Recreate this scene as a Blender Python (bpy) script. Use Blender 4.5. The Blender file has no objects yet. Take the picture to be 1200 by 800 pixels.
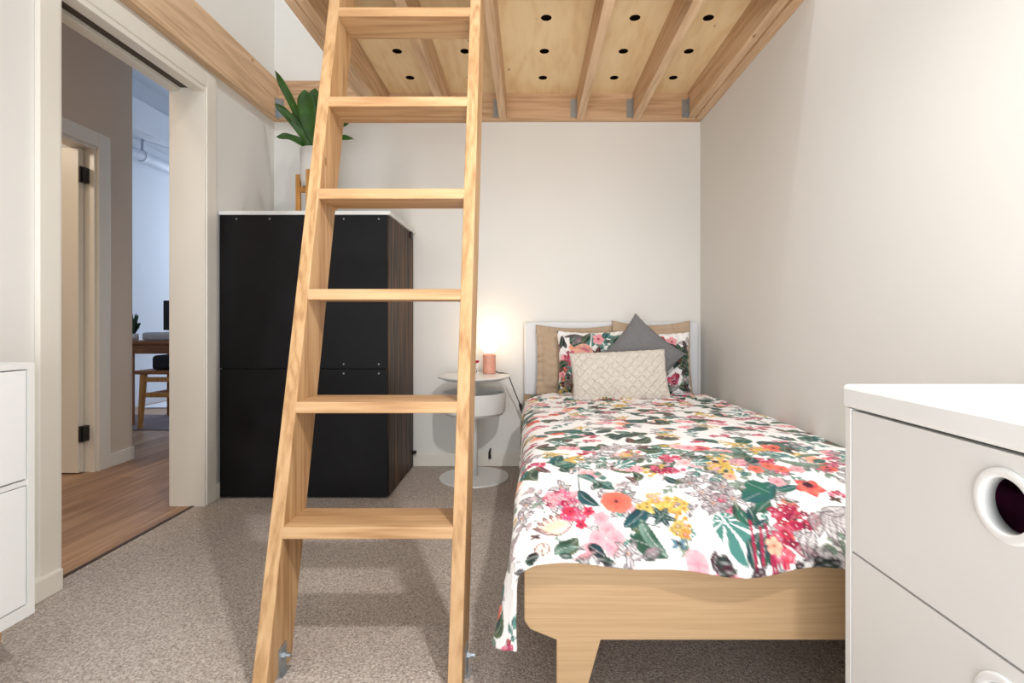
import bpy, bmesh, math, random
import numpy as np
from mathutils import Vector, Matrix, noise

PI = math.pi
scene = bpy.context.scene
COL = scene.collection
random.seed(4)

# ------------------------------------------------------------------ helpers
def srgb(r, g, b):
    def f(c):
        c /= 255.0
        return c / 12.92 if c <= 0.04045 else ((c + 0.055) / 1.055) ** 2.4
    return (f(r), f(g), f(b))

def box(bm, x0, x1, y0, y1, z0, z1):
    vs = [bm.verts.new((x, y, z)) for z in (z0, z1) for y in (y0, y1) for x in (x0, x1)]
    for f in ((0, 2, 3, 1), (4, 5, 7, 6), (0, 1, 5, 4), (2, 6, 7, 3), (0, 4, 6, 2), (1, 3, 7, 5)):
        bm.faces.new([vs[i] for i in f])
    return vs

def prism(bm, pts, axis, a0, a1):
    """closed polygon pts (2-D) extruded along axis 'x','y' or 'z' from a0 to a1"""
    def co(p, a):
        return {'x': (a, p[0], p[1]), 'y': (p[0], a, p[1]), 'z': (p[0], p[1], a)}[axis]
    A = [bm.verts.new(co(p, a0)) for p in pts]
    B = [bm.verts.new(co(p, a1)) for p in pts]
    n = len(pts)
    bm.faces.new(A); bm.faces.new(list(reversed(B)))
    for i in range(n):
        j = (i + 1) % n
        bm.faces.new([A[j], A[i], B[i], B[j]])
    bmesh.ops.recalc_face_normals(bm, faces=bm.faces)

def lathe(bm, prof, c=(0, 0, 0), n=48, axis='z', close=False):
    rings = []
    for r, h in prof:
        ring = []
        for i in range(n):
            a = 2 * PI * i / n
            p = (r * math.cos(a), r * math.sin(a), h)
            if axis == 'x':
                p = (h, p[0], p[1])
            elif axis == 'y':
                p = (p[0], h, p[1])
            ring.append(bm.verts.new((c[0] + p[0], c[1] + p[1], c[2] + p[2])))
        rings.append(ring)
    m = len(rings)
    for k in range(m if close else m - 1):
        A, B = rings[k], rings[(k + 1) % m]
        for i in range(n):
            j = (i + 1) % n
            bm.faces.new([A[i], A[j], B[j], B[i]])
    if not close:
        if prof[0][0] > 1e-5: bm.faces.new(list(reversed(rings[0])))
        if prof[-1][0] > 1e-5: bm.faces.new(rings[-1])
    bmesh.ops.remove_doubles(bm, verts=bm.verts, dist=1e-5)
    bmesh.ops.recalc_face_normals(bm, faces=bm.faces)

def tube(bm, pts, r, n=10):
    rs = r if isinstance(r, (list, tuple)) else [r] * len(pts)
    pts = [Vector(p) for p in pts]
    rings = []
    prev = None
    for i, p in enumerate(pts):
        d = (pts[min(i + 1, len(pts) - 1)] - pts[max(i - 1, 0)]).normalized()
        if prev is None:
            u = d.orthogonal().normalized()
        else:
            u = (prev - d * prev.dot(d)).normalized()
        prev = u
        v = d.cross(u)
        rings.append([bm.verts.new(p + (u * math.cos(2 * PI * k / n) + v * math.sin(2 * PI * k / n)) * rs[i]) for k in range(n)])
    for A, B in zip(rings, rings[1:]):
        for k in range(n):
            j = (k + 1) % n
            bm.faces.new([A[k], A[j], B[j], B[k]])
    bm.faces.new(list(reversed(rings[0]))); bm.faces.new(rings[-1])
    bmesh.ops.recalc_face_normals(bm, faces=bm.faces)

WORLD = {}
def obj(name, bm, m, parent=None, bevel=0.0, smooth=False, seg=2):
    """link the bmesh (built in world coordinates) as ONE mesh object"""
    me = bpy.data.meshes.new(name)
    if parent is None:
        xs = [v.co for v in bm.verts]
        lo = Vector((min(v.x for v in xs), min(v.y for v in xs), min(v.z for v in xs)))
        hi = Vector((max(v.x for v in xs), max(v.y for v in xs), max(v.z for v in xs)))
        org = Vector(((lo.x + hi.x) / 2, (lo.y + hi.y) / 2, lo.z))
    else:
        org = WORLD[parent.name]
    bmesh.ops.translate(bm, verts=bm.verts, vec=-org)
    bm.to_mesh(me); bm.free()
    o = bpy.data.objects.new(name, me)
    COL.objects.link(o)
    if parent is None:
        o.location = org
        WORLD[o.name] = org
    else:
        o.parent = parent
        WORLD[o.name] = org
    me.materials.append(m)
    if smooth:
        for p in me.polygons: p.use_smooth = True
    if bevel:
        md = o.modifiers.new('bevel', 'BEVEL'); md.width = bevel; md.segments = seg
        md.limit_method = 'ANGLE'; md.angle_limit = 0.6
        md.harden_normals = False
    return o

def B():
    return bmesh.new()

def boxobj(name, dims, m, parent=None, bevel=0.0):
    bm = B(); box(bm, *dims)
    return obj(name, bm, m, parent, bevel)

def thing(name, loc, label, cat, group=None):
    o = bpy.data.objects.new(name, None); COL.objects.link(o)
    o.empty_display_size = 0.05
    o.location = loc; WORLD[o.name] = Vector(loc)
    return tag(o, label, cat, group)

def tag(o, label, cat, group=None):
    o['label'] = label; o['category'] = cat
    if group: o['group'] = group
    return o

def struct(o, label=None):
    o['kind'] = 'structure'
    if label: o['label'] = label
    return o

def sbox(name, dims, m, bevel=0.0):
    return struct(boxobj(name, dims, m, None, bevel))

# ------------------------------------------------------------------ materials
def new_mat(name):
    m = bpy.data.materials.new(name); m.use_nodes = True
    nt = m.node_tree
    return m, nt, nt.nodes['Principled BSDF'], nt.nodes, nt.links

def plain(name, rgb, rough=0.5, metal=0.0, var=0.03, scale=6.0, bump=0.0, bscale=200.0, spec=0.5, coat=0.0):
    m, nt, b, N, L = new_mat(name)
    tc = N.new('ShaderNodeTexCoord')
    nz = N.new('ShaderNodeTexNoise'); nz.inputs['Scale'].default_value = scale; nz.inputs['Detail'].default_value = 3
    L.new(tc.outputs['Object'], nz.inputs['Vector'])
    cr = N.new('ShaderNodeValToRGB')
    c = srgb(*rgb)
    cr.color_ramp.elements[0].color = tuple(x * (1 - var) for x in c) + (1,)
    cr.color_ramp.elements[1].color = tuple(min(1, x * (1 + var)) for x in c) + (1,)
    cr.color_ramp.elements[0].position = 0.3; cr.color_ramp.elements[1].position = 0.7
    L.new(nz.outputs['Fac'], cr.inputs['Fac'])
    L.new(cr.outputs['Color'], b.inputs['Base Color'])
    b.inputs['Roughness'].default_value = rough; b.inputs['Metallic'].default_value = metal
    b.inputs['Specular IOR Level'].default_value = spec
    b.inputs['Coat Weight'].default_value = coat
    if bump:
        n2 = N.new('ShaderNodeTexNoise'); n2.inputs['Scale'].default_value = bscale; n2.inputs['Detail'].default_value = 2
        L.new(tc.outputs['Object'], n2.inputs['Vector'])
        bp = N.new('ShaderNodeBump'); bp.inputs['Strength'].default_value = bump; bp.inputs['Distance'].default_value = 0.002
        L.new(n2.outputs['Fac'], bp.inputs['Height']); L.new(bp.outputs['Normal'], b.inputs['Normal'])
    return m

def wood(name, light, mid, dark, axis='z', rough=0.5, ring=14.0, stretch=0.06, knots=0.0, contrast=1.0, spec=0.4):
    """grain runs along `axis`"""
    m, nt, b, N, L = new_mat(name)
    tc = N.new('ShaderNodeTexCoord')
    oi = N.new('ShaderNodeObjectInfo')
    add = N.new('ShaderNodeVectorMath'); add.operation = 'ADD'
    mul = N.new('ShaderNodeVectorMath'); mul.operation = 'SCALE'; mul.inputs['Scale'].default_value = 13.0
    comb = N.new('ShaderNodeCombineXYZ')
    for i in range(3): L.new(oi.outputs['Random'], comb.inputs[i])
    L.new(comb.outputs[0], mul.inputs[0])
    L.new(tc.outputs['Object'], add.inputs[0]); L.new(mul.outputs[0], add.inputs[1])
    mp = N.new('ShaderNodeMapping')
    sc = {'x': (stretch, 1, 1), 'y': (1, stretch, 1), 'z': (1, 1, stretch)}[axis]
    mp.inputs['Scale'].default_value = sc
    L.new(add.outputs[0], mp.inputs['Vector'])
    n1 = N.new('ShaderNodeTexNoise'); n1.inputs['Scale'].default_value = ring; n1.inputs['Detail'].default_value = 2; n1.inputs['Distortion'].default_value = 0.6
    L.new(mp.outputs[0], n1.inputs['Vector'])
    n2 = N.new('ShaderNodeTexNoise'); n2.inputs['Scale'].default_value = ring * 9; n2.inputs['Detail'].default_value = 4
    L.new(mp.outputs[0], n2.inputs['Vector'])
    # rings: sine of the low-frequency noise
    ml = N.new('ShaderNodeMath'); ml.operation = 'MULTIPLY'; ml.inputs[1].default_value = 34.0
    L.new(n1.outputs['Fac'], ml.inputs[0])
    sn = N.new('ShaderNodeMath'); sn.operation = 'SINE'; L.new(ml.outputs[0], sn.inputs[0])
    ma = N.new('ShaderNodeMath'); ma.operation = 'MULTIPLY_ADD'; ma.inputs[1].default_value = 0.16 * contrast; ma.inputs[2].default_value = 0.0
    L.new(sn.outputs[0], ma.inputs[0])
    mb = N.new('ShaderNodeMath'); mb.operation = 'MULTIPLY_ADD'; mb.inputs[1].default_value = 0.75 * contrast
    mb.inputs[2].default_value = 0.5 - 0.375 * contrast
    L.new(n2.outputs['Fac'], mb.inputs[0])
    sm = N.new('ShaderNodeMath'); sm.operation = 'ADD'; L.new(ma.outputs[0], sm.inputs[0]); L.new(mb.outputs[0], sm.inputs[1])
    cr = N.new('ShaderNodeValToRGB')
    cr.color_ramp.elements[0].position = 0.15; cr.color_ramp.elements[0].color = srgb(*dark) + (1,)
    cr.color_ramp.elements[1].position = 0.85; cr.color_ramp.elements[1].color = srgb(*light) + (1,)
    e = cr.color_ramp.elements.new(0.5); e.color = srgb(*mid) + (1,)
    L.new(sm.outputs[0], cr.inputs['Fac'])
    out = cr.outputs['Color']
    if knots:
        mk = N.new('ShaderNodeMapping')
        mk.inputs['Scale'].default_value = {'x': (.45, 1, 1), 'y': (1, .45, 1), 'z': (1, 1, .45)}[axis]
        L.new(add.outputs[0], mk.inputs['Vector'])
        vo = N.new('ShaderNodeTexVoronoi'); vo.inputs['Scale'].default_value = 6.5; vo.inputs['Randomness'].default_value = 1.0
        L.new(mk.outputs[0], vo.inputs['Vector'])
        kr = N.new('ShaderNodeValToRGB')
        kr.color_ramp.elements[0].position = 0.03; kr.color_ramp.elements[0].color = (1, 1, 1, 1)
        kr.color_ramp.elements[1].position = 0.10 * knots; kr.color_ramp.elements[1].color = (0, 0, 0, 1)
        L.new(vo.outputs['Distance'], kr.inputs['Fac'])
        mx = N.new('ShaderNodeMix'); mx.data_type = 'RGBA'
        mk2 = N.new('ShaderNodeMath'); mk2.operation = 'MULTIPLY'; mk2.inputs[1].default_value = 0.75
        L.new(kr.outputs['Color'], mk2.inputs[0]); L.new(mk2.outputs[0], mx.inputs['Factor'])
        L.new(out, mx.inputs['A']); mx.inputs['B'].default_value = srgb(118, 72, 36) + (1,)
        out = mx.outputs['Result']
    L.new(out, b.inputs['Base Color'])
    b.inputs['Roughness'].default_value = rough
    b.inputs['Specular IOR Level'].default_value = spec
    bp = N.new('ShaderNodeBump'); bp.inputs['Strength'].default_value = 0.12; bp.inputs['Distance'].default_value = 0.001
    L.new(n2.outputs['Fac'], bp.inputs['Height']); L.new(bp.outputs['Normal'], b.inputs['Normal'])
    return m

def carpet_mat():
    m, nt, b, N, L = new_mat('carpet_loop')
    tc = N.new('ShaderNodeTexCoord')
    n1 = N.new('ShaderNodeTexNoise'); n1.inputs['Scale'].default_value = 160; n1.inputs['Detail'].default_value = 4; n1.inputs['Roughness'].default_value = 0.75
    n2 = N.new('ShaderNodeTexNoise'); n2.inputs['Scale'].default_value = 2.2; n2.inputs['Detail'].default_value = 3
    vo = N.new('ShaderNodeTexVoronoi'); vo.inputs['Scale'].default_value = 190
    for n in (n1, n2, vo): L.new(tc.outputs['Object'], n.inputs['Vector'])
    cr = N.new('ShaderNodeValToRGB')
    cr.color_ramp.elements[0].position = 0.34; cr.color_ramp.elements[0].color = srgb(142, 127, 116) + (1,)
    cr.color_ramp.elements[1].position = 0.66; cr.color_ramp.elements[1].color = srgb(232, 222, 213) + (1,)
    e = cr.color_ramp.elements.new(0.5); e.color = srgb(196, 183, 173) + (1,)
    L.new(n1.outputs['Fac'], cr.inputs['Fac'])
    hs = N.new('ShaderNodeMix'); hs.data_type = 'RGBA'; hs.blend_type = 'MULTIPLY'; hs.inputs['Factor'].default_value = 1.0
    c2 = N.new('ShaderNodeValToRGB')
    c2.color_ramp.elements[0].position = 0.35; c2.color_ramp.elements[0].color = (.92, .91, .90, 1)
    c2.color_ramp.elements[1].position = 0.65; c2.color_ramp.elements[1].color = (1, 1, 1, 1)
    L.new(n2.outputs['Fac'], c2.inputs['Fac'])
    L.new(cr.outputs['Color'], hs.inputs['A']); L.new(c2.outputs['Color'], hs.inputs['B'])
    L.new(hs.outputs['Result'], b.inputs['Base Color'])
    b.inputs['Roughness'].default_value = 0.95; b.inputs['Specular IOR Level'].default_value = 0.1
    ad = N.new('ShaderNodeMath'); ad.operation = 'ADD'
    L.new(n1.outputs['Fac'], ad.inputs[0]); L.new(vo.outputs['Distance'], ad.inputs[1])
    bp = N.new('ShaderNodeBump'); bp.inputs['Strength'].default_value = 0.8; bp.inputs['Distance'].default_value = 0.004
    L.new(ad.outputs[0], bp.inputs['Height']); L.new(bp.outputs['Normal'], b.inputs['Normal'])
    return m

def planks_mat():
    m, nt, b, N, L = new_mat('oak_floorboards')
    tc = N.new('ShaderNodeTexCoord')
    mp = N.new('ShaderNodeMapping'); mp.inputs['Rotation'].default_value = (0, 0, PI / 2)
    L.new(tc.outputs['Object'], mp.inputs['Vector'])
    br = N.new('ShaderNodeTexBrick'); br.inputs['Scale'].default_value = 1.0
    br.inputs['Brick Width'].default_value = 1.5; br.inputs['Row Height'].default_value = 0.18
    br.inputs['Mortar Size'].default_value = 0.0012; br.offset = 0.37
    br.inputs['Color1'].default_value = (0.25, .25, .25, 1); br.inputs['Color2'].default_value = (0.8, .8, .8, 1); br.inputs['Mortar'].default_value = (0, 0, 0, 1)
    L.new(mp.outputs[0], br.inputs['Vector'])
    ms = N.new('ShaderNodeMapping'); ms.inputs['Scale'].default_value = (1, .07, 1)
    L.new(tc.outputs['Object'], ms.inputs['Vector'])
    n1 = N.new('ShaderNodeTexNoise'); n1.inputs['Scale'].default_value = 22; n1.inputs['Detail'].default_value = 5; n1.inputs['Distortion'].default_value = 1.0
    L.new(ms.outputs[0], n1.inputs['Vector'])
    mx = N.new('ShaderNodeMath'); mx.operation = 'MULTIPLY_ADD'; mx.inputs[1].default_value = 0.35
    L.new(br.outputs['Color'], mx.inputs[0]); L.new(n1.outputs['Fac'], mx.inputs[2])
    cr = N.new('ShaderNodeValToRGB')
    cr.color_ramp.elements[0].position = 0.4; cr.color_ramp.elements[0].color = srgb(128, 94, 68) + (1,)
    cr.color_ramp.elements[1].position = 0.95; cr.color_ramp.elements[1].color = srgb(196, 158, 124) + (1,)
    e = cr.color_ramp.elements.new(0.68); e.color = srgb(166, 128, 98) + (1,)
    L.new(mx.outputs[0], cr.inputs['Fac'])
    L.new(cr.outputs['Color'], b.inputs['Base Color'])
    b.inputs['Roughness'].default_value = 0.42
    bp = N.new('ShaderNodeBump'); bp.inputs['Strength'].default_value = 0.25; bp.inputs['Distance'].default_value = 0.001
    L.new(br.outputs['Fac'], bp.inputs['Height']); bp.invert = True
    L.new(bp.outputs['Normal'], b.inputs['Normal'])
    return m

def print_mat(name, rough=0.75, weave=900.0):
    m, nt, b, N, L = new_mat(name)
    at = N.new('ShaderNodeAttribute'); at.attribute_name = 'print'
    L.new(at.outputs['Color'], b.inputs['Base Color'])
    b.inputs['Roughness'].default_value = rough
    b.inputs['Specular IOR Level'].default_value = 0.25
    b.inputs['Sheen Weight'].default_value = 0.1
    tc = N.new('ShaderNodeTexCoord')
    nz = N.new('ShaderNodeTexNoise'); nz.inputs['Scale'].default_value = weave; L.new(tc.outputs['Object'], nz.inputs['Vector'])
    bp = N.new('ShaderNodeBump'); bp.inputs['Strength'].default_value = 0.15; bp.inputs['Distance'].default_value = 0.0006
    L.new(nz.outputs['Fac'], bp.inputs['Height']); L.new(bp.outputs['Normal'], b.inputs['Normal'])
    return m

def black_panel_mat():
    m, nt, b, N, L = new_mat('black_stained_panel')
    tc = N.new('ShaderNodeTexCoord')
    n1 = N.new('ShaderNodeTexNoise'); n1.inputs['Scale'].default_value = 3.2; n1.inputs['Detail'].default_value = 5; n1.inputs['Roughness'].default_value = .6
    L.new(tc.outputs['Object'], n1.inputs['Vector'])
    cr = N.new('ShaderNodeValToRGB')
    cr.color_ramp.elements[0].position = 0.3; cr.color_ramp.elements[0].color = srgb(11, 11, 13) + (1,)
    cr.color_ramp.elements[1].position = 0.75; cr.color_ramp.elements[1].color = srgb(24, 24, 26) + (1,)
    L.new(n1.outputs['Fac'], cr.inputs['Fac']); L.new(cr.outputs['Color'], b.inputs['Base Color'])
    r = N.new('ShaderNodeMapRange'); r.inputs['To Min'].default_value = 0.38; r.inputs['To Max'].default_value = 0.62
    L.new(n1.outputs['Fac'], r.inputs['Value']); L.new(r.outputs[0], b.inputs['Roughness'])
    b.inputs['Specular IOR Level'].default_value = 0.22
    return m

M = {}
M['wall'] = plain('painted_plaster', (232, 230, 225), 0.65, bump=0.10, bscale=60, var=0.012, scale=1.5, spec=0.3)
M['wall_hall'] = plain('hall_plaster', (214, 198, 180), 0.7, bump=0.08, bscale=60, var=0.012, scale=1.5, spec=0.3)
M['wall_living'] = plain('living_plaster', (222, 226, 232), 0.7, var=0.012, scale=1.5, spec=0.3)
M['trim'] = plain('gloss_trim_paint', (232, 227, 216), 0.35, var=0.01)
M['carpet'] = carpet_mat()
M['planks'] = planks_mat()
M['strip'] = plain('dark_threshold', (66, 48, 38), 0.5)
M['track'] = plain('dark_track', (74, 64, 54), 0.5, 0.3)
M['pine_z'] = wood('pine_upright', (204, 167, 124), (189, 149, 104), (152, 110, 68), 'z', 0.55, knots=0.6, ring=11, contrast=.95)
M['pine_x'] = wood('pine_tread', (208, 172, 130), (194, 154, 110), (160, 117, 76), 'x', 0.55, knots=0.5, ring=11, contrast=.95)
M['joist_y'] = wood('rough_joist', (230, 198, 164), (214, 180, 144), (182, 144, 108), 'y', 0.65, knots=0.5, ring=9, contrast=.8)
M['joist_x'] = wood('rough_ledger', (222, 188, 154), (204, 168, 132), (172, 132, 98), 'x', 0.65, knots=0.5, ring=9, contrast=.8)
M['ply'] = wood('plywood_face', (250, 228, 188), (243, 216, 170), (226, 190, 138), 'y', 0.55, ring=4.5, stretch=0.18, knots=0.5, contrast=0.75)
M['oak'] = wood('pale_oak_veneer', (196, 165, 128), (183, 151, 113), (167, 134, 98), 'x', 0.5, ring=44, stretch=0.02, contrast=0.6)
M['oak_z'] = wood('pale_oak_leg', (204, 174, 132), (192, 160, 118), (176, 142, 100), 'z', 0.5, ring=44, stretch=0.02, contrast=0.6)
M['oak_leg'] = wood('honey_oak', (216, 160, 92), (200, 142, 74), (168, 112, 54), 'z', 0.45, ring=18)
M['teak'] = wood('brown_teak', (176, 118, 70), (150, 96, 54), (116, 70, 38), 'x', 0.45, ring=18)
M['teak_z'] = wood('brown_teak_leg', (184, 126, 76), (158, 102, 58), (120, 74, 40), 'z', 0.45, ring=18)
M['galv'] = plain('galvanised_steel', (176, 182, 186), 0.38, 0.85, var=0.12, scale=60)
M['steel'] = plain('dark_steel', (96, 96, 94), 0.4, 0.8)
M['hinge'] = plain('blackened_hinge', (56, 54, 52), 0.45, 0.6)
M['black'] = black_panel_mat()
M['black_side'] = wood('worn_black_side', (120, 86, 58), (38, 28, 22), (12, 10, 10), 'z', 0.5, ring=22, stretch=0.02, contrast=1.5, spec=.2)
M['white'] = plain('white_lacquer', (232, 233, 232), 0.32, var=0.008)
M['white_m'] = plain('white_melamine', (226, 226, 224), 0.45, var=0.008)
M['white_metal'] = plain('white_powder_coat', (224, 223, 220), 0.42, var=0.01)
M['gap'] = plain('shadow_gap_core', (60, 60, 60), 0.8)
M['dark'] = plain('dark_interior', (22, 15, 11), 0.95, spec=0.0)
M['headboard'] = plain('pale_headboard', (226, 227, 230), 0.55, var=0.008)
M['mattress'] = plain('mattress_ticking', (228, 224, 216), 0.9)
M['beige'] = plain('beige_cotton', (188, 166, 142), 0.9, var=0.05, scale=12, bump=0.25, bscale=500, spec=0.15)
M['grey'] = plain('grey_woven_cotton', (124, 123, 124), 0.95, var=0.07, scale=90, bump=0.5, bscale=380, spec=0.1)
M['cream'] = plain('cream_wool_knit', (218, 210, 199), 0.95, var=0.08, scale=120, bump=0.7, bscale=300, spec=0.1)
M['print'] = print_mat('floral_cotton')
M['copper'] = plain('blush_lamp_base', (226, 160, 138), 0.45, var=0.08, scale=40)
M['cord'] = plain('dark_fabric_cord', (64, 52, 46), 0.7)
M['plug'] = plain('black_plastic', (40, 30, 28), 0.45)
M['leaf'] = plain('fern_leaf', (42, 80, 16), 0.5, var=0.4, scale=14, spec=0.5)
M['leaf_dark'] = plain('small_plant_leaf', (38, 74, 44), 0.45, var=0.3, scale=20)
M['pot'] = plain('white_ceramic', (228, 226, 222), 0.35)
M['soil'] = plain('potting_soil', (52, 38, 28), 0.95, var=0.3, scale=80)
M['screen'] = plain('black_screen', (10, 11, 16), 0.3)
M['blackcloth'] = plain('black_cloth', (26, 26, 30), 0.8)
M['greybox'] = plain('pale_grey_cloth', (196, 194, 192), 0.9, var=0.08, scale=20)
M['rug'] = plain('mauve_grey_sheet', (120, 106, 110), 0.95, var=0.15, scale=60)
M['rug_white'] = plain('pale_rug', (226, 226, 232), 0.95, var=0.05, scale=40)
M['red'] = plain('red_petals', (186, 26, 58), 0.6)
M['purple'] = plain('plum_cloth', (120, 40, 84), 0.85, var=0.5, scale=18)
M['pipe'] = plain('painted_pipe', (214, 220, 230), 0.5)

def glass_mat():
    m, nt, b, N, L = new_mat('clear_glass')
    b.inputs['Base Color'].default_value = (1, 1, 1, 1); b.inputs['Roughness'].default_value = 0.02
    b.inputs['Transmission Weight'].default_value = 1.0; b.inputs['IOR'].default_value = 1.45
    return m
M['glass'] = glass_mat()

def glow_mat():
    m, nt, b, N, L = new_mat('lit_opal_globe')
    b.inputs['Base Color'].default_value = (1, .9, .78, 1)
    b.inputs['Emission Color'].default_value = (1.0, 0.80, 0.58, 1)
    b.inputs['Emission Strength'].default_value = 4.0
    return m
M['glow'] = glow_mat()

# ------------------------------------------------------------------ camera
H = 0.9
F = 614.0
cam_d = bpy.data.cameras.new('camera'); cam = bpy.data.objects.new('camera', cam_d); COL.objects.link(cam)
cam.location = (0, 0, H); cam.rotation_euler = (PI / 2, 0, 0)
cam_d.sensor_width = 36; cam_d.lens = F / 1200 * 36
cam_d.shift_x = -20 / 1200; cam_d.shift_y = -22 / 1200
cam_d.clip_start = 0.02
scene.camera = cam

# ------------------------------------------------------------------ room shell
XL, XR, YB = -1.60, 1.075, 3.29
WT = 0.15
ZT = 4.2
YN = -1.9
OY0, OY1, OZ = 1.765, 2.58, 2.062           # doorway in the left wall
struct(boxobj('floor', (XL - .04, XR + .1, YN, YB + .1, -.06, 0), M['carpet']), 'beige loop carpet of the bedroom')
bm = B(); box(bm, -4.6, XL - .055, -.2, 8.2, -.06, 0.0)
struct(obj('floor_hall', bm, M['planks']), 'timber floorboards of the hall and living room')
struct(boxobj('trim_threshold', (XL - .055, XL - .04, OY0, OY1, -.05, .004), M['strip']), 'dark strip between carpet and floorboards')
sbox('wall_back', (XL - WT, XR + .1, YB, YB + .12, 0, ZT), M['wall'])
sbox('wall_right', (XR, XR + .1, YN, YB, 0, ZT), M['wall'])
bm = B()
# left wall with a doorway: one slab with a notch
prism(bm, [(YN, 0), (OY0, 0), (OY0, OZ), (OY1, OZ), (OY1, 0), (YB, 0), (YB, ZT), (YN, ZT)], 'x', XL - WT, XL)
struct(obj('wall_left', bm, M['wall']))

# door_1 : jambs, head with sliding track, casings
d1 = struct(bpy.data.objects.new('door_1', None), 'cased cavity-slider doorway to the hall'); COL.objects.link(d1)
d1.location = (XL, OY0, 0); WORLD['door_1'] = Vector((XL, OY0, 0))
t = .016
for y0, y1 in ((OY0, OY0 + t), (OY1 - t, OY1)):
    boxobj('jamb', (XL - WT - .012, XL + .012, y0, y1, 0, OZ), M['trim'], d1, .002)
bm = B()
box(bm, XL - WT - .012, XL - .106, OY0 + t, OY1 - t, OZ - .03, OZ)
box(bm, XL - .044, XL + .012, OY0 + t, OY1 - t, OZ - .03, OZ)
obj('head', bm, M['trim'], d1, .002)
boxobj('track', (XL - .106, XL - .044, OY0 + t, OY1 - t, OZ - .012, OZ), M['track'], d1)
CW = .072
def casing(bm, y0, y1, z0, z1, x):
    box(bm, x, x + .018, y0, y1, z0, z1)
for y0, y1 in ((OY0 - CW, OY0 + .006), (OY1 - .006, OY1 + CW)):
    bm = B(); casing(bm, y0, y1, 0, OZ + CW, XL)
    obj('casing', bm, M['trim'], d1, .004)
bm = B(); casing(bm, OY0 + .006, OY1 - .006, OZ - .006, OZ + CW, XL)
obj('casing', bm, M['trim'], d1, .004)

# baseboards
def skirting(name, dims, bev=.006):
    return sbox(name, dims, M['trim'], bev)
skirting('baseboard_back', (XL, XR, YB - .014, YB, 0, .082))
skirting('baseboard_right', (XR - .014, XR, YN, YB - .014, 0, .082))
skirting('baseboard_left', (XL, XL + .03, YN, OY0 + .004, 0, .075))
skirting('baseboard_left_far', (XL, XL + .014, OY1 + CW, YB - .014, 0, .082))

# hall and the rooms beyond
XH = -2.62
HD0, HD1, HZ = 2.42, 3.175, 1.965              # opening in the hall wall
bm = B(); prism(bm, [(-.2, 0), (HD0, 0), (HD0, HZ), (HD1, HZ), (HD1, 0), (3.46, 0), (3.46, 3.3), (-.2, 3.3)], 'x', XH - .10, XH)
struct(obj('wall_hall', bm, M['wall_hall']))
sbox('wall_hall_near', (XH, XL - WT, -.2, -.1, 0, 3.0), M['wall_hall'])
sbox('ceiling_hall', (XH - 2, XL - WT, -.2, 3.46, 3.0, 3.1), M['wall_hall'])
sbox('baseboard_hall', (XH, XH + .016, HD1 + .085, 3.46, 0, .085), M['trim'], .004)
sbox('wall_side_room', (XH - 1.6, XH - 1.5, 1.5, 3.40, 0, 3.0), M['wall_hall'])
sbox('wall_side_room_near', (XH - 1.6, XH - .1, 1.4, 1.5, 0, 3.0), M['wall_hall'])
sbox('wall_living_near', (-4.6, XH - .1, 3.40, 3.46, 0, 3.5), M['wall_living'])
sbox('wall_living_left', (-4.3, -4.2, 3.52, 8.0, 0, 3.5), M['wall_living'])
sbox('wall_living_far', (-4.3, -.6, 8.0, 8.1, 0, 3.5), M['wall_living'])
sbox('wall_living_right', (XL - WT, XL - WT + .1, YB + .12, 8.0, 0, 3.5), M['wall_living'])
sbox('ceiling_living', (-4.3, XL - WT + .1, 3.46, 8.1, 3.5, 3.6), M['wall_living'])
sbox('trim_bulkhead', (-4.2, -3.9, 3.52, 8.0, 2.84, 3.13), M['wall_living'], .004)
# door_2 with casing, door leaf opened away from the hall, hinges
d2 = struct(bpy.data.objects.new('door_2', None), 'white door standing open off the hall'); COL.objects.link(d2)
d2.location = (XH, HD1, 0); WORLD['door_2'] = Vector((XH, HD1, 0))
bm = B(); box(bm, XH, XH + .018, HD1 - .006, HD1 + .085, 0, HZ + .085)
obj('casing', bm, M['trim'], d2, .004)
bm = B(); box(bm, XH, XH + .018, HD0 - .085, HD1 - .006, HZ - .006, HZ + .085)
obj('casing', bm, M['trim'], d2, .004)
bm = B(); box(bm, XH, XH + .018, HD0 - .085, HD0 + .006, 0, HZ - .006)
obj('casing', bm, M['trim'], d2, .004)
bm = B(); box(bm, XH - .11, XH + .004, HD1 - .022, HD1, 0, HZ)
obj('jamb', bm, M['trim'], d2, .002)
bm = B(); box(bm, XH - .11, XH + .004, HD0, HD1 - .022, HZ - .022, HZ)
obj('head', bm, M['trim'], d2, .002)
leaf = boxobj('door_leaf', (XH - .80, XH - .055, HD1 - .066, HD1 - .028, .008, HZ - .026), M['trim'], d2, .002)
for z in (1.78, .24):
    bm = B(); box(bm, XH - .052, XH - .024, HD1 - .069, HD1 - .024, z - .045, z + .045)
    lathe(bm, [(0, -.047), (.006, -.047), (.006, .047), (0, .047)], (XH - .036, HD1 - .076, z), 12)
    obj('hinge', bm, M['hinge'], leaf)

# ------------------------------------------------------------------ living-room furniture seen through the doorway
pipe = B(); tube(pipe, [(-4.09, 3.6, 2.66), (-4.09, 7.9, 2.66)], .052, 20)
po = thing('ceiling_pipe', (-4.09, 5.6, 2.6), 'white painted service pipe hung under the living room bulkhead', 'pipe')
obj('pipe_run', pipe, M['pipe'], po, smooth=True)
for y in (5.55, 7.0):
    bm = B(); box(bm, -4.105, -4.075, y - .012, y + .012, 2.70, 2.84)
    lathe(bm, [(.050, -.02), (.060, -.02), (.060, .02), (.050, .02)], (-4.09, y, 2.66), 24, 'y', close=True)
    obj('hanger', bm, M['pipe'], po)
bm = B(); tube(bm, [(-3.97, 5.4, 2.775), (-3.70, 6.2, 2.775)], .012, 10)
obj('drop_rod', bm, M['pipe'], po)

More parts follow.
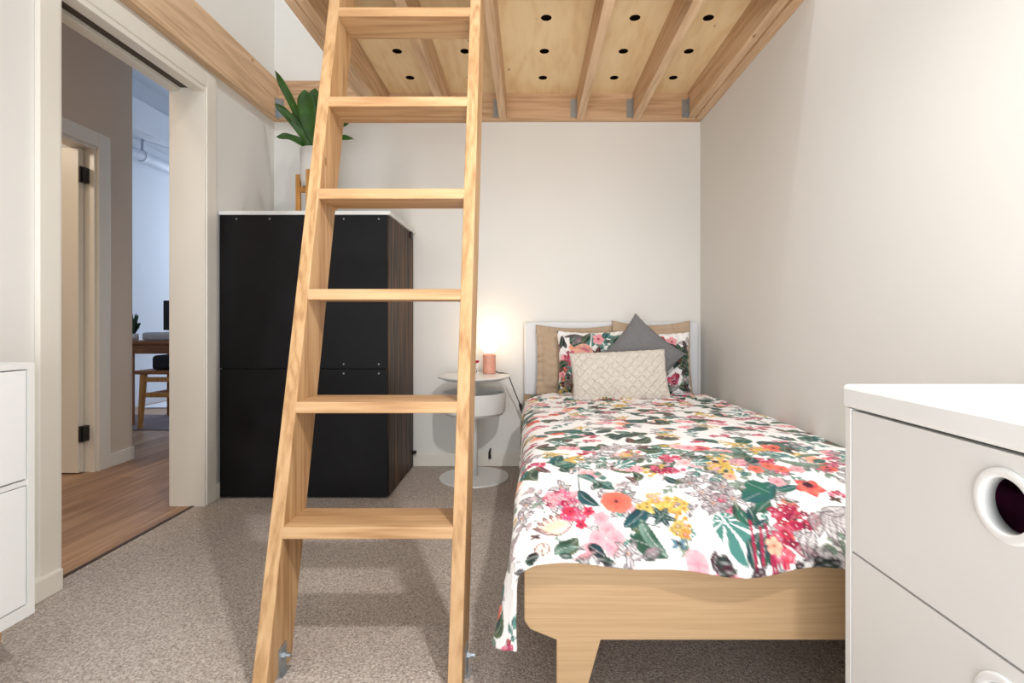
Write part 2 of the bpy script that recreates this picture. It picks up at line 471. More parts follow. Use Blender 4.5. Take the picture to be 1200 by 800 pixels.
desk = thing('desk', (-3.2, 4.9, 0), 'brown timber desk carrying a monitor in the living room', 'desk')
boxobj('desk_top', (-3.56, -2.3, 4.50, 5.15, .715, .742), M['teak'], desk, .003)
boxobj('apron', (-3.50, -2.36, 4.55, 4.57, .63, .715), M['teak'], desk)
boxobj('drawer', (-3.30, -2.5, 4.545, 4.60, .645, .705), M['teak'], desk, .002)
for x in (-3.50, -2.40):
    for y in (4.55, 5.06):
        bm = B(); prism(bm, [(x, y), (x + .045, y), (x + .045, y + .045), (x, y + .045)], 'z', 0, .715)
        obj('leg', bm, M['teak_z'], desk, .004)
mon = thing('monitor', (-3.1, 4.95, .742), 'black monitor standing on the brown living room desk', 'monitor')
boxobj('screen', (-3.45, -2.9, 4.94, 4.965, .83, 1.11), M['screen'], mon, .004)
bm = B(); box(bm, -3.22, -3.14, 4.965, 4.985, .75, .95); obj('stand', bm, M['screen'], mon)
boxobj('foot', (-3.28, -3.08, 4.9, 5.08, .742, .752), M['screen'], mon, .003)
bm = B(); box(bm, -3.42, -2.85, 4.62, 4.84, .742, .815)
cl = tag(obj('folded_cloth', bm, M['greybox'], None, .02), 'pale grey folded cloth lying on the brown desk', 'cloth')

chair = thing('desk_chair', (-3.0, 4.65, 0), 'mid brown wooden chair pulled up to the living room desk', 'chair')
sx0, sx1, sy0, sy1 = -3.28, -2.76, 4.40, 4.86
boxobj('seat', (sx0 - .06, sx1 + .02, sy0, sy1, .465, .495), M['teak'], chair, .008)
for x in (sx0, sx1 - .04):
    for y in (sy0 + .01, sy1 - .05):
        bm = B()
        dx = -.02 if x == sx0 else .02
        A = [(x + dx, y), (x + dx + .03, y), (x + dx + .03, y + .03), (x + dx, y + .03)]
        T = [(x, y), (x + .045, y), (x + .045, y + .04), (x, y + .04)]
        va = [bm.verts.new((p[0], p[1], 0)) for p in A]; vb = [bm.verts.new((p[0], p[1], .465)) for p in T]
        bm.faces.new(list(reversed(va))); bm.faces.new(vb)
        for i in range(4): bm.faces.new([va[i], va[(i + 1) % 4], vb[(i + 1) % 4], vb[i]])
        obj('leg', bm, M['oak_leg'], chair, .006)
for z in (.40, .27):
    boxobj('rail', (sx0 + .03, sx1 - .03, sy0 + .015, sy0 + .04, z, z + .04), M['oak_leg'], chair, .004)
boxobj('stretcher', (sx0 + .01, sx0 + .03, sy0 + .04, sy1 - .04, .27, .30), M['teak'], chair, .004)
bm = B(); box(bm, -3.22, -2.88, 4.46, 4.72, .495, .622)
tag(obj('bag', bm, M['blackcloth'], None, .03, seg=3), 'soft black bag resting on the wooden chair seat', 'bag')
tag(boxobj('rug', (-4.1, -2.4, 4.38, 5.1, 0, .006), M['rug']), 'mauve grey sheet on the floor under the desk chair', 'rug')  # thin mauve grey sheet over the floorboards
tag(boxobj('floor_mat', (-4.1, -2.4, 5.5, 6.3, 0, .012), M['rug_white']), 'pale mat lying behind the desk', 'rug')

def strap_leaf(bm, base, tip, w, sag, n=14, fold=.25, wav=.0, ph=0.0):
    base, tip = Vector(base), Vector(tip)
    d = tip - base
    side = d.cross(Vector((0, -1, .35))).normalized()
    up = side.cross(d).normalized()
    rows = []
    for i in range(n + 1):
        s = i / n
        c = base + d * s + Vector((0, 0, 1)) * sag * math.sin(PI * s) * d.length
        ww = w * (0.30 + 0.70 * math.sin(PI * min(1, s * .62 + .12)) ) * (1 - max(0, (s - .78) / .22) ** 2.2)
        ww = max(ww, .0008)
        wv = wav * math.sin(s * 15 + ph)
        rows.append([bm.verts.new(c + side * ww * k + up * (abs(k) * ww * fold + wv * k * k * (1 if k > 0 else -1))) for k in (-1, -.5, 0, .5, 1)])
    for A, Bq in zip(rows, rows[1:]):
        for k in range(4): bm.faces.new([A[k], A[k + 1], Bq[k + 1], Bq[k]])

sp = thing('desk_plant', (-3.53, 4.68, .742), 'small green plant on the left end of the brown desk', 'plant')
bm = B(); lathe(bm, [(.0, 0), (.035, 0), (.045, .06), (.040, .06), (.03, .01), (0, .01)], (-3.53, 4.68, .742), 20)
obj('pot', bm, M['pot'], sp, smooth=True)
bm = B()
for k in range(26):
    a = random.uniform(0, 2 * PI); r = random.uniform(.02, .075)
    strap_leaf(bm, (-3.53, 4.68, .79), (-3.53 + r * math.cos(a), 4.68 + r * math.sin(a), .86 + random.uniform(0, .14)), .012, .1, 6)
obj('foliage', bm, M['leaf_dark'], sp, smooth=True)

# ------------------------------------------------------------------ loft
ZJ0, ZP, ZB = 2.157, 2.319, 2.40
YF0, YF1 = 1.955, 2.045
ledger = tag(boxobj('ledger_beam', (XL + .045, 1.073, YB - .045, YB, ZJ0, ZB), M['joist_x'], None, .003),
             'long timber ledger across the back wall carrying the joist ends', 'beam')
tag(boxobj('wall_plate_beam', (XL, XL + .045, .5, YB, ZJ0, ZB), M['joist_y'], None, .003),
    'timber beam running along the left wall above the doorway', 'beam')
le = thing('loft_edge_beam', (-.91, 2.6, ZJ0), 'doubled timber beam along the open left edge of the loft', 'beam', None)
boxobj('outer_board', (-.957, -.912, YF1, YB - .045, ZJ0, ZB), M['joist_y'], le, .003)
boxobj('inner_board', (-.910, -.865, YF1, YB - .045, ZJ0, ZB), M['joist_y'], le, .003)
re = thing('loft_wall_beam', (1.03, 2.6, ZJ0), 'doubled timber beam fixed along the right wall under the loft', 'beam', None)
boxobj('outer_board', (1.030, 1.075, YF1, YB - .045, ZJ0 - .0, ZB), M['joist_y'], re, .003)
boxobj('inner_board', (.983, 1.028, YF1, YB - .045, ZJ0 + .012, ZB), M['joist_y'], re, .003)
fb = thing('loft_front_beam', (.06, 2.0, ZJ0), 'doubled timber beam across the loft front behind the ladder top', 'beam', None)
boxobj('outer_board', (-.957, 1.075, YF0, YF0 + .044, ZJ0, ZB), M['joist_x'], fb, .003)
boxobj('inner_board', (-.957, 1.075, YF0 + .046, YF1, ZJ0, ZB), M['joist_x'], fb, .003)
JX = [(-.53, 'loft joist seen between the two ladder rails'),
      (-.185, 'loft joist just right of the ladder right rail'),
      (.293, 'middle loft joist, straight above the bed head'),
      (.640, 'loft joist nearest the right wall, beside the doubled wall beam')]
for x, lab in JX:
    tag(boxobj('loft_joist', (x, x + .045, YF1, YB - .045, ZJ0, ZP), M['joist_y'], None, .003), lab, 'joist', 'joists under the loft')
# plywood deck with round holes
bm = B()
bx0, bx1, by0, by1 = -.863, .981, YF1 + .001, YB - .046
hx = [-.69, -.335, .08, .493, .835]; hy = [2.14, 2.44, 2.74, 3.036]
ex = [bx0] + [(p + q) / 2 for p, q in zip(hx, hx[1:])] + [bx1]
ey = [by0] + [(p + q) / 2 for p, q in zip(hy, hy[1:])] + [by1]
def cell(cx, cy, x0, x1, y0, y1, r_=.025):
    angs = sorted([2 * PI * k / 32 for k in range(32)] + [math.atan2(y - cy, x - cx) % (2 * PI) for x in (x0, x1) for y in (y0, y1)])
    ins, out = [], []
    for a in angs:
        c, q = math.cos(a), math.sin(a)
        t_ = min(((x1 if c > 0 else x0) - cx) / c if abs(c) > 1e-9 else 1e9, ((y1 if q > 0 else y0) - cy) / q if abs(q) > 1e-9 else 1e9)
        ins.append(bm.verts.new((cx + r_ * c, cy + r_ * q, ZP))); out.append(bm.verts.new((cx + t_ * c, cy + t_ * q, ZP)))
    n = len(angs)
    for i in range(n):
        j = (i + 1) % n
        bm.faces.new([ins[i], ins[j], out[j], out[i]])
for i, x in enumerate(hx):
    for j, y in enumerate(hy):
        cell(x, y, ex[i], ex[i + 1], ey[j], ey[j + 1])
bmesh.ops.remove_doubles(bm, verts=bm.verts, dist=1e-5)
r = bmesh.ops.extrude_face_region(bm, geom=bm.faces[:])
bmesh.ops.translate(bm, verts=[v for v in r['geom'] if isinstance(v, bmesh.types.BMVert)], vec=(0, 0, .009))
bmesh.ops.recalc_face_normals(bm, faces=bm.faces)
deck = tag(obj('loft_deck', bm, M['ply']), 'pale plywood loft underside with rows of dark round holes', 'ceiling panel')
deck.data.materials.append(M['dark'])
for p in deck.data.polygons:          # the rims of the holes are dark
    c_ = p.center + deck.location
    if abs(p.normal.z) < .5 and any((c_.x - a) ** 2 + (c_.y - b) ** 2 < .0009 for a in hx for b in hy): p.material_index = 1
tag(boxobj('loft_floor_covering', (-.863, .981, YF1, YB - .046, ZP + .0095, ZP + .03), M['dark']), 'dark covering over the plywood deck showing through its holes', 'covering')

def hanger(x, y, side, lab):
    """galvanised joist hanger: face flange beside the joist plus a strap on its side"""
    bm = B()
    box(bm, min(x, x + side * .036), max(x, x + side * .036), y - .002, y, ZJ0 + .012, ZJ0 + .125)
    box(bm, min(x, x + side * .002), max(x, x + side * .002), y - .04, y, ZJ0 + .004, ZJ0 + .125)
    for k in range(4):
        lathe(bm, [(0, -.003), (.004, -.003), (.004, 0), (0, 0)], (x + side * .019, y - .002, ZJ0 + .03 + k * .025), 8, 'y')
    return tag(obj('joist_hanger', bm, M['galv']), lab, 'bracket', 'galvanised joist hangers')
yl = YB - .0455
hanger(-.187, yl, -1, 'galvanised hanger beside the joist right of the ladder')
hanger(.2915, yl, -1, 'galvanised hanger on the middle joist above the bed head')
hanger(.6385, yl, -1, 'galvanised hanger on the joist nearest the right wall')
hanger(.9815, yl, -1, 'galvanised hanger where the doubled wall beam meets the back ledger')
hanger(XL + .047, yl, 1, 'galvanised bracket in the left corner behind the fern')

# ------------------------------------------------------------------ ladder
K = 0.2507
Y0 = 1.264
lad = thing('loft_ladder', (-.42, 1.33, 0), 'pine ladder leaning up to the loft in the foreground', 'ladder')
def rail(x0, x1):
    bm = B()
    zt = 2.62
    n = 1
    for (z, off) in ((0, 0),):
        pass
    dd = .142
    A = [(Y0, 0), (Y0 + dd, 0), (Y0 + dd + K * zt, zt), (Y0 + K * zt, zt)]
    prism(bm, A, 'x', x0, x1)
    return obj('rail', bm, M['pine_z'], lad, .0025)
rail(-.673, -.637)
rail(-.198, -.163)
TZ = [.3716, .6835, .9972, 1.307, 1.619, 1.954, 2.27]
for z in TZ:
    y = Y0 + K * z - .004
    bm = B(); box(bm, -.640, -.195, y, y + .143, z - .031, z)
    obj('tread', bm, M['pine_x'], lad, .0025)
for x, s in ((-.637, 1), (-.163, 1)):
    bm = B()
    lathe(bm, [(0, 0), (.016, 0), (.016, .003), (.010, .003), (.010, .012), (.005, .012), (.005, .024), (0, .024)], (x, Y0 + .085, .045), 6, 'x')
    obj('bolt', bm, M['galv'], lad)
    bm = B(); box(bm, x, x + .004, Y0 + .065, Y0 + .105, 0.0, .07); box(bm, x, x + .014, Y0 + .06, Y0 + .11, 0, .003)
    obj('foot_bracket', bm, M['galv'], lad)

# ------------------------------------------------------------------ black cabinet seen from behind
cx0, cx1, cy0, cy1, cz = -1.585, -.722, 2.685, 3.268, 1.452
cab = thing('cabinet', ((cx0 + cx1) / 2, (cy0 + cy1) / 2, 0), 'tall black cabinet with a thin white top at the back wall', 'cabinet')
boxobj('body', (cx0 + .004, cx1 - .014, cy0 + .012, cy1, .012, cz), M['black'], cab)
boxobj('back_panel', (cx0, cx1 - .004, cy0, cy0 + .012, .666, cz), M['black'], cab, .0015)
boxobj('back_panel', (cx0, cx1 - .004, cy0, cy0 + .012, .008, .661), M['black'], cab, .0015)
boxobj('side_panel', (cx1 - .014, cx1, cy0 + .012, cy1, .008, cz), M['black_side'], cab, .0015)
boxobj('top', (cx0 - .006, cx1 + .012, cy0 - .006, cy1 + .006, cz, cz + .021), M['white_m'], cab, .003)
for sx in (-1.50, -1.33, -1.10, -.95, -.77):
    for sz in (cz - .02, .688, .640):
        if sz < 1 and sx < -1.2: continue
        bm = B(); lathe(bm, [(0, -.002), (.0035, -.002), (.0045, 0), (0, 0)], (sx, cy0, sz), 10, 'y')
        obj('screw', bm, M['galv'], cab)
bm = B(); box(bm, cx1, cx1 + .012, cy1 - .10, cy1 - .06, cz - .04, cz); obj('top_bracket', bm, M['plug'], cab, .002)
bm = B(); box(bm, cx1, cx1 + .022, cy1 - .022, cy1 - .002, .085, .105); obj('side_peg', bm, M['plug'], cab, .003)

# ------------------------------------------------------------------ fern on its stand
px, py, pz = -1.198, 2.95, cz + .021
st = thing('plant_stand', (px, py, pz), 'honey wood plant stand on top of the black cabinet', 'plant stand')
for dx, dy in ((-1, 0), (1, 0), (0, -1), (0, 1)):
    bm = B()
    cxx, cyy = px + dx * .100, py + dy * .100
    box(bm, cxx - .013, cxx + .013, cyy - .013, cyy + .013, pz, pz + .26)
    obj('leg', bm, M['oak_leg'], st, .005)
bm = B(); box(bm, px - .088, px + .088, py - .012, py + .012, pz + .16, pz + .19); box(bm, px - .012, px + .012, py - .088, py + .088, pz + .161, pz + .189)
obj('cross_brace', bm, M['oak_leg'], st, .003)
fern = thing('potted_fern', (px, py, pz + .19), 'strap leaved green fern in a white pot on a wooden stand', 'plant')
zb = pz + .1902
bm = B(); lathe(bm, [(0, 0), (.074, 0), (.083, .04), (.0865, .205), (.082, .205), (.08, .19), (0, .185)], (px, py, zb), 40)
obj('pot', bm, M['pot'], fern, smooth=True)
bm = B(); lathe(bm, [(0, .186), (.0795, .186), (.0795, .19), (0, .20)], (px, py, zb), 24)
obj('soil', bm, M['soil'], fern)
c0 = Vector((px - .02, py, zb + .195))
SC = 208.0
def leafpx(x, y, dy, w, sag, bxo=0.0, **k):
    tip = ((x - 620) * (py + dy) / F, py + dy, H - (y - 378) * (py + dy) / F)
    bm = B(); strap_leaf(bm, c0 + Vector((bxo, 0, 0)), tip, w, sag, 18, **k)
    o = obj('leaf', bm, M['leaf'], fern, smooth=True)
    o.modifiers.new('sub', 'SUBSURF').render_levels = 1
    md = o.modifiers.new('solid', 'SOLIDIFY'); md.thickness = .0012
leafpx(322, 83, .06, .021, .05, wav=.010)
leafpx(322, 121, -.12, .022, .10, wav=.009, ph=1)
leafpx(323, 160, -.05, .020, .16, wav=.005, ph=2)
leafpx(357, 105, -.02, .050, .04, wav=.004, ph=3)
leafpx(369, 103, .08, .046, .03, wav=.004, ph=4)
leafpx(350, 120, .12, .042, .06, wav=.004, ph=.5)
leafpx(386, 98, .05, .044, .03, wav=.004, ph=.9)
leafpx(412, 140, -.1, .026, .12, .03, wav=.005, ph=5)
leafpx(415, 163, -.06, .016, .16, .03, wav=.004, ph=6)
leafpx(398, 112, .1, .04, .06, .02, wav=.004, ph=2.6)
leafpx(340, 132, .1, .034, .08, wav=.004, ph=1.6)

# ------------------------------------------------------------------ bedside table and what stands on it
tx, ty = -.318, 3.045
tb = thing('bedside_table', (tx, ty, 0), 'white round pedestal bedside table between cabinet and bed', 'table')
bm = B(); lathe(bm, [(0, 0), (.200, 0), (.203, .003), (.200, .009), (.04, .012), (0, .012)], (tx, ty, 0), 64); obj('base', bm, M['white_metal'], tb, smooth=False)
bm = B(); lathe(bm, [(0, .011), (.021, .011), (.021, .58), (0, .58)], (tx, ty, 0), 32); obj('pole', bm, M['white_metal'], tb, smooth=True)
bm = B(); lathe(bm, [(0, .572), (.175, .572), (.208, .586), (.210, .592), (.208, .594), (0, .594)], (tx, ty, 0), 72); obj('table_top', bm, M['white'], tb)
bm = B(); lathe(bm, [(.0, .372), (.165, .372), (.180, .388), (.186, .498), (.180, .500), (.172, .495), (.165, .400), (0, .396)], (tx, ty, 0), 72)
obj('storage_drum', bm, M['white_metal'], tb)
TT = .5942
lx, ly = -.240, 3.16
lamp = thing('table_lamp', (lx, ly, TT), 'small blush pink table lamp with a lit globe bulb', 'lamp')
bm = B(); lathe(bm, [(0, 0), (.036, 0), (.039, .003), (.039, .112), (.036, .116), (.018, .116), (.018, .126), (0, .126)], (lx, ly, TT), 40)
obj('lamp_base', bm, M['copper'], lamp)
bm = B(); bmesh.ops.create_uvsphere(bm, u_segments=32, v_segments=20, radius=.052)
bmesh.ops.translate(bm, verts=bm.verts, vec=(lx, ly, TT + .172)); obj('globe_bulb', bm, M['glow'], lamp, smooth=True)
bm = B()
cordp = [(lx + .036, ly, TT + .012), (lx + .06, ly - .01, TT + .004), (-.16, 3.16, TT + .003), (-.128, 3.165, TT - .005), (-.118, 3.17, TT - .03),
         (-.085, 3.19, TT - .12), (-.052, 3.21, TT - .20), (-.035, 3.225, TT - .25), (-.03, 3.23, TT - .36), (-.04, 3.235, .1)]
tube(bm, cordp, .0032, 8); obj('cord', bm, M['cord'], lamp, smooth=True)
bm = B(); tube(bm, [(-.058, 3.206, TT - .185), (-.054, 3.209, TT - .197), (-.046, 3.215, TT - .22), (-.036, 3.224, TT - .248), (-.033, 3.226, TT - .258)], [.004, .010, .012, .011, .005], 12)
obj('inline_switch', bm, M['plug'], lamp, smooth=True)
vx, vy = -.327, 3.13
vs = thing('bud_vase', (vx, vy, TT), 'tiny clear bud vase with a single red flower beside the lamp', 'vase')
bm = B(); lathe(bm, [(0, 0), (.016, 0), (.018, .012), (.008, .036), (.009, .044), (.007, .044), (.006, .036), (.015, .013), (0, .004)], (vx, vy, TT), 24)
obj('vase_body', bm, M['glass'], vs, smooth=True)
bm = B(); tube(bm, [(vx, vy, TT + .006), (vx + .002, vy, TT + .04), (vx + .014, vy, TT + .068)], .0012, 6); obj('stem', bm, M['leaf'], vs)
bm = B()
for k in range(7):
    a = 2 * PI * k / 7
    strap_leaf(bm, (vx + .014, vy, TT + .066), (vx + .014 + .015 * math.cos(a), vy + .015 * math.sin(a), TT + .078), .007, .12, 6)
bmesh.ops.create_uvsphere(bm, u_segments=10, v_segments=8, radius=.007, matrix=Matrix.Translation((vx + .014, vy, TT + .073)))
obj('flower_head', bm, M['red'], vs, smooth=True)
plug = B(); tube(plug, [(-.245, 3.268, .052), (-.246, 3.268, .09), (-.240, 3.270, .118)], [.009, .008, .004], 10)
tag(obj('cable_plug', plug, M['plug']), 'dark cable plug standing by the skirting behind the bedside table', 'plug')

# ------------------------------------------------------------------ bed
bed = thing('bed', (.53, 2.2, 0), 'pale oak single bed frame with a white headboard', 'bed')
FX0, FX1 = -.011, 1.068
def footz(y): return H - (y - 378) / 529.3
bm = B()
half = [(FX0, .385), (FX0, .240), (.002, .221), (.061, .197), (.061, 0.0), (.104, 0.0), (.159, .197)]
W = FX1 - FX0
pts = half + [(FX0 + FX1 - x, z) for x, z in reversed(half)]
prism(bm, pts, 'y', 1.160, 1.186)
obj('footboard', bm, M['oak'], bed, .003)
for x0 in (FX0, FX1 - .022):
    boxobj('side_rail', (x0, x0 + .022, 1.186, 3.225, .225, .385), M['oak'], bed, .003)
boxobj('slat_base', (FX0 + .022, FX1 - .022, 1.19, 3.22, .285, .315), M['oak'], bed)
boxobj('headboard_rail', (-.03, 1.045, 3.226, 3.262, .14, .452), M['oak'], bed, .003)
bm = B(); box(bm, -.03, 1.045, 3.226, 3.262, .453, .905)
obj('headboard', bm, M['headboard'], bed, .012, seg=3)
for x0 in (.03, .93):
    bm = B(); prism(bm, [(x0, 0), (x0 + .05, 0), (x0 + .07, .23), (x0 - .01, .23)], 'y', 3.226, 3.262)
    bmesh.ops.translate(bm, verts=bm.verts, vec=(0, -.0, 0))
    obj('leg', bm, M['oak_z'], bed, .002)
bm = B(); box(bm, .045, 1.03, 1.36, 3.21, .3155, .452)
tag(obj('mattress', bm, M['mattress'], None, .045, seg=4), 'plain single mattress under the floral duvet on the bed frame', 'mattress')

# ---- textile print painter (evaluated at points U,V in metres)
C = {k: np.array(srgb(*v)) for k, v in dict(
    white=(243, 240, 238), teal=(34, 88, 92), teald=(18, 58, 66), green=(42, 78, 60), greend=(34, 62, 50), olive=(92, 104, 76),
    sage=(120, 148, 134), mint=(92, 150, 134), emer=(34, 98, 80), coral=(228, 122, 100), corald=(196, 74, 62), red=(206, 52, 74), mag=(160, 24, 68),
    magl=(216, 84, 128), pink=(240, 176, 180), pinkd=(216, 130, 144), pale=(248, 214, 210), peach=(242, 190, 160), yellow=(222, 192, 104), yeld=(186, 138, 50),
    gold=(212, 160, 66), mauve=(150, 128, 134), mauvel=(196, 178, 178), grey=(110, 100, 104), plum=(66, 24, 40), brown=(112, 72, 54), black=(38, 32, 38), blue=(96, 140, 158)).items()}

class Print:
    def __init__(s, U, V, seed=1):
        s.U, s.V = U, V
        s.col = np.tile(C['white'], (U.size, 1))
        s.rng = random.Random(seed)
        s.aa = .0022
    def sel(s, x, y, r):
        return np.nonzero((np.abs(s.U - x) < r) & (np.abs(s.V - y) < r))[0]
    def put(s, idx, mask, col):
        m = np.clip(mask, 0, 1)[:, None]
        s.col[idx] = s.col[idx] * (1 - m) + m * col
    def loc(s, idx, x, y, a):
        du, dv = s.U[idx] - x, s.V[idx] - y
        c, q = math.cos(a), math.sin(a)
        return du * c + dv * q, -du * q + dv * c
    def edge(s, d):
        return np.clip(.5 + d / s.aa, 0, 1)
    def leaf(s, x, y, L, W, a, c1='teal', c2='green', bend=0.0, outline=None, veins=True, op=1.0):
        idx = s.sel(x + math.cos(a) * L / 2, y + math.sin(a) * L / 2, L * .62 + W + abs(bend) * L)
        if idx.size == 0: return
        p, q = s.loc(idx, x, y, a)
        t_ = np.clip(p / L, 0, 1)
        q = q - bend * L * np.sin(PI * t_)
        hw = W * np.sin(PI * t_ ** .8) ** .85
        d = hw - np.abs(q)
        inside = (p > 0) & (p < L)
        m = s.edge(d) * inside
        sh = np.clip(.5 + q / (2 * W + 1e-6) + .25 * np.sin(p / L * 9), 0, 1)[:, None]
        col = C[c1] * (1 - sh) + C[c2] * sh
        if outline:
            s.put(idx, m * .55 * op, C['white'] * .4 + C[c2] * .6)
            s.put(idx, s.edge(.0018 - np.abs(d)) * inside, C[outline])
            s.put(idx, s.edge(.0012 - np.abs(q)) * inside, C[outline])
            s.put(idx, m * .35 * (np.sin(q * 1400) > .3), C[outline])
        else:
            s.put(idx, m * op, col)
            if veins:
                s.put(idx, s.edge(.0010 - np.abs(q)) * m * .65, C[c2] * .5 + C['white'] * .5)
                vn = np.sin((p - np.abs(q) * 1.0) / L * 44)
                s.put(idx, m * np.clip(vn * 2 - 1.1, 0, 1) * .3, C[c1] * .55)
    def stem(s, pts, w=.0018, c='greend'):
        for (x0, y0), (x1, y1) in zip(pts, pts[1:]):
            L = math.hypot(x1 - x0, y1 - y0)
            idx = s.sel((x0 + x1) / 2, (y0 + y1) / 2, L * .55 + w * 3)
            if idx.size == 0 or L < 1e-6: continue
            p, q = s.loc(idx, x0, y0, math.atan2(y1 - y0, x1 - x0))
            dd = np.hypot(np.clip(p, 0, L) - p, q)
            s.put(idx, s.edge(w - dd), C[c])
    def flower(s, x, y, r, n=5, a=0.0, c='coral', cd='corald', cc='plum', depth=.35, rc=.16):
        idx = s.sel(x, y, r * 1.15)
        if idx.size == 0: return
        du, dv = s.U[idx] - x, s.V[idx] - y
        rr = np.hypot(du, dv); th = np.arctan2(dv, du) + a
        lob = np.abs(np.cos(n * th / 2))
        R = r * (1 - depth + depth * lob ** .6)
        m = s.edge(R - rr)
        k = np.clip(rr / r, 0, 1)[:, None]
        col = C[cd] * (1 - k) * .75 + C[c] * (1 - (1 - k) * .75)
        s.put(idx, m, col)
        s.put(idx, m * np.clip((.28 - lob) * 4, 0, 1) * .6, C[cd])
        s.put(idx, m * (np.sin(th * n * 5) > .72) * .28 * (rr > r * .3), C[cd])
        s.put(idx, s.edge(r * rc - rr), C[cc])
    def cluster(s, x, y, rx, ry, n=26, cols=('mag', 'red', 'magl'), pr=.0085, a=0.0):
        g = s.rng
        for _ in range(n):
            t_, q = g.uniform(0, 2 * PI), math.sqrt(g.random())
            ex, ey = rx * q * math.cos(t_), ry * q * math.sin(t_)
            X = x + ex * math.cos(a) - ey * math.sin(a); Y = y + ex * math.sin(a) + ey * math.cos(a)
            s.flower(X, Y, pr * g.uniform(.75, 1.25), g.choice((4, 5)), g.uniform(0, 6), g.choice(cols), g.choice(('mag', 'plum', 'pinkd')), 'pale', .5, .16)
    def trumpets(s, x, y, r, n=9, a0=0.0, spread=2 * PI, c1='yellow', c2='yeld'):
        for k in range(n):
            a = a0 + spread * (k / max(1, n - 1) - .5) + s.rng.uniform(-.1, .1)
            L = r * s.rng.uniform(.8, 1.1)
            s.leaf(x, y, L, r * .15, a, c1, c2, s.rng.uniform(-.1, .1), veins=False)
            X, Y = x + math.cos(a) * L, y + math.sin(a) * L
            s.flower(X, Y, r * .24, 5, s.rng.uniform(0, 6), c1, c2, 'brown', .45, .2)
    def monstera(s, x, y, L, W, a):
        idx = s.sel(x, y, L)
        if idx.size == 0: return
        p, q = s.loc(idx, x, y, a)
        d = 1 - np.hypot(p / (L / 2), q / W)
        m = s.edge(d * W)
        s.put(idx, m, C['mint'] * .5 + C['teal'] * .5)
        th = np.arctan2(q, p + L * .32)
        s.put(idx, m * np.clip(np.cos(th * 11) * 3 - 1.5, 0, 1) * .95, C['white'])
        s.put(idx, m * s.edge(.002 - np.abs(q)), C['white'])
    def lily(s, x, y, r, a=0.0, n=6, c='mauvel', o='grey'):
        for k in range(n):
            s.leaf(x, y, r * s.rng.uniform(.8, 1.1), r * .2, a + 2 * PI * k / n + s.rng.uniform(-.2, .2), c, c, s.rng.uniform(-.2, .2), outline=o)
        s.flower(x, y, r * .12, 5, 0, 'peach', 'brown', 'brown')
    def moth(s, x, y, r, a=0.0, c='brown', o='black'):
        for k in (.5, -.5, 2.6, -2.6):
            s.leaf(x, y, r, r * .25, a + k, c, o, veins=False)
        s.leaf(x, y - r * .4, r * .8, r * .1, a + PI / 2, o, o, veins=False)
    def sprig(s, x, y, L, a, n=5, c1='teal', c2='green', sz=.03, out=None):
        g = s.rng; bx, by, b = x, y, a
        pts = [(x, y)]
        cv = g.uniform(-.5, .5)
        for k in range(n):
            b += cv / n; bx += math.cos(b) * L / n; by += math.sin(b) * L / n; pts.append((bx, by))
        s.stem(pts, .0014, 'greend' if not out else out)
        for k, (X, Y) in enumerate(pts[1:]):
            s.leaf(X, Y, sz * g.uniform(.8, 1.3), sz * .26, b + (.8 if k % 2 else -.8), c1, c2, g.uniform(-.15, .15), outline=out)
        s.leaf(bx, by, sz * 1.2, sz * .3, b, c1, c2, outline=out)
    def scatter(s, x0, x1, y0, y1, step, scale=1.0, mood='mix', jitter=.5):
        g = s.rng
        pts = []
        y = y0
        while y < y1:
            x = x0
            while x < x1:
                pts.append((x + g.uniform(-jitter, jitter) * step, y + g.uniform(-jitter, jitter) * step)); x += step
            y += step
        g.shuffle(pts)
        for x, y in pts: s.sprig(x, y, .07 * scale, g.uniform(0, 6.28), 4, *g.choice((('sage', 'olive'), ('green', 'sage'), ('teal', 'mint'), ('mauvel', 'mauve'))), .03 * scale) if g.random() < .55 else None
        for x, y in pts:
            k = g.random(); a = g.uniform(0, 2 * PI); z = scale * g.uniform(.85, 1.2)
            if k < .17:
                s.leaf(x, y, .075 * z, .022 * z, a, g.choice(('teal', 'teald', 'emer')), 'green', g.uniform(-.15, .15))
                s.leaf(x, y, .055 * z, .017 * z, a + 1.2, g.choice(('greend', 'sage', 'olive')), 'green', g.uniform(-.15, .15))
            elif k < .34:
                s.cluster(x, y, .034 * z, .022 * z, 16, pr=.0085 * z)
            elif k < .44:
                s.flower(x, y, .032 * z, 5, a, *g.choice((('coral', 'corald', 'plum'), ('pink', 'pinkd', 'mag'), ('peach', 'coral', 'brown'))))
                s.leaf(x + .03, y, .05 * z, .015 * z, a, 'teal', 'emer')
            elif k < .54:
                s.trumpets(x, y, .036 * z, 6, a, 3.5)
            elif k < .66:
                s.lily(x, y, .045 * z, a, 5)
            elif k < .76:
                s.flower(x, y, .026 * z, 6, a, 'pale', 'pinkd', 'coral'); s.flower(x + .03 * z, y + .012 * z, .024 * z, 5, a, 'pink', 'pinkd', 'mag')
            elif k < .84:
                s.leaf(x, y, .09 * z, .024 * z, a, 'greend', 'olive', .2)
                s.leaf(x, y, .06 * z, .014 * z, a - .8, 'plum', 'brown', .1)
            elif k < .90:
                s.monstera(x, y, .075 * z, .026 * z, a)
            elif k < .94:
                s.moth(x, y, .018 * z, a, 'blue', 'black')

def set_print(o, col):
    me = o.data
    ca = me.color_attributes.new('print', 'FLOAT_COLOR', 'POINT')
    buf = np.ones((len(me.vertices), 4), dtype=np.float32)
    buf[:, :3] = col
    ca.data.foreach_set('color', buf.ravel())

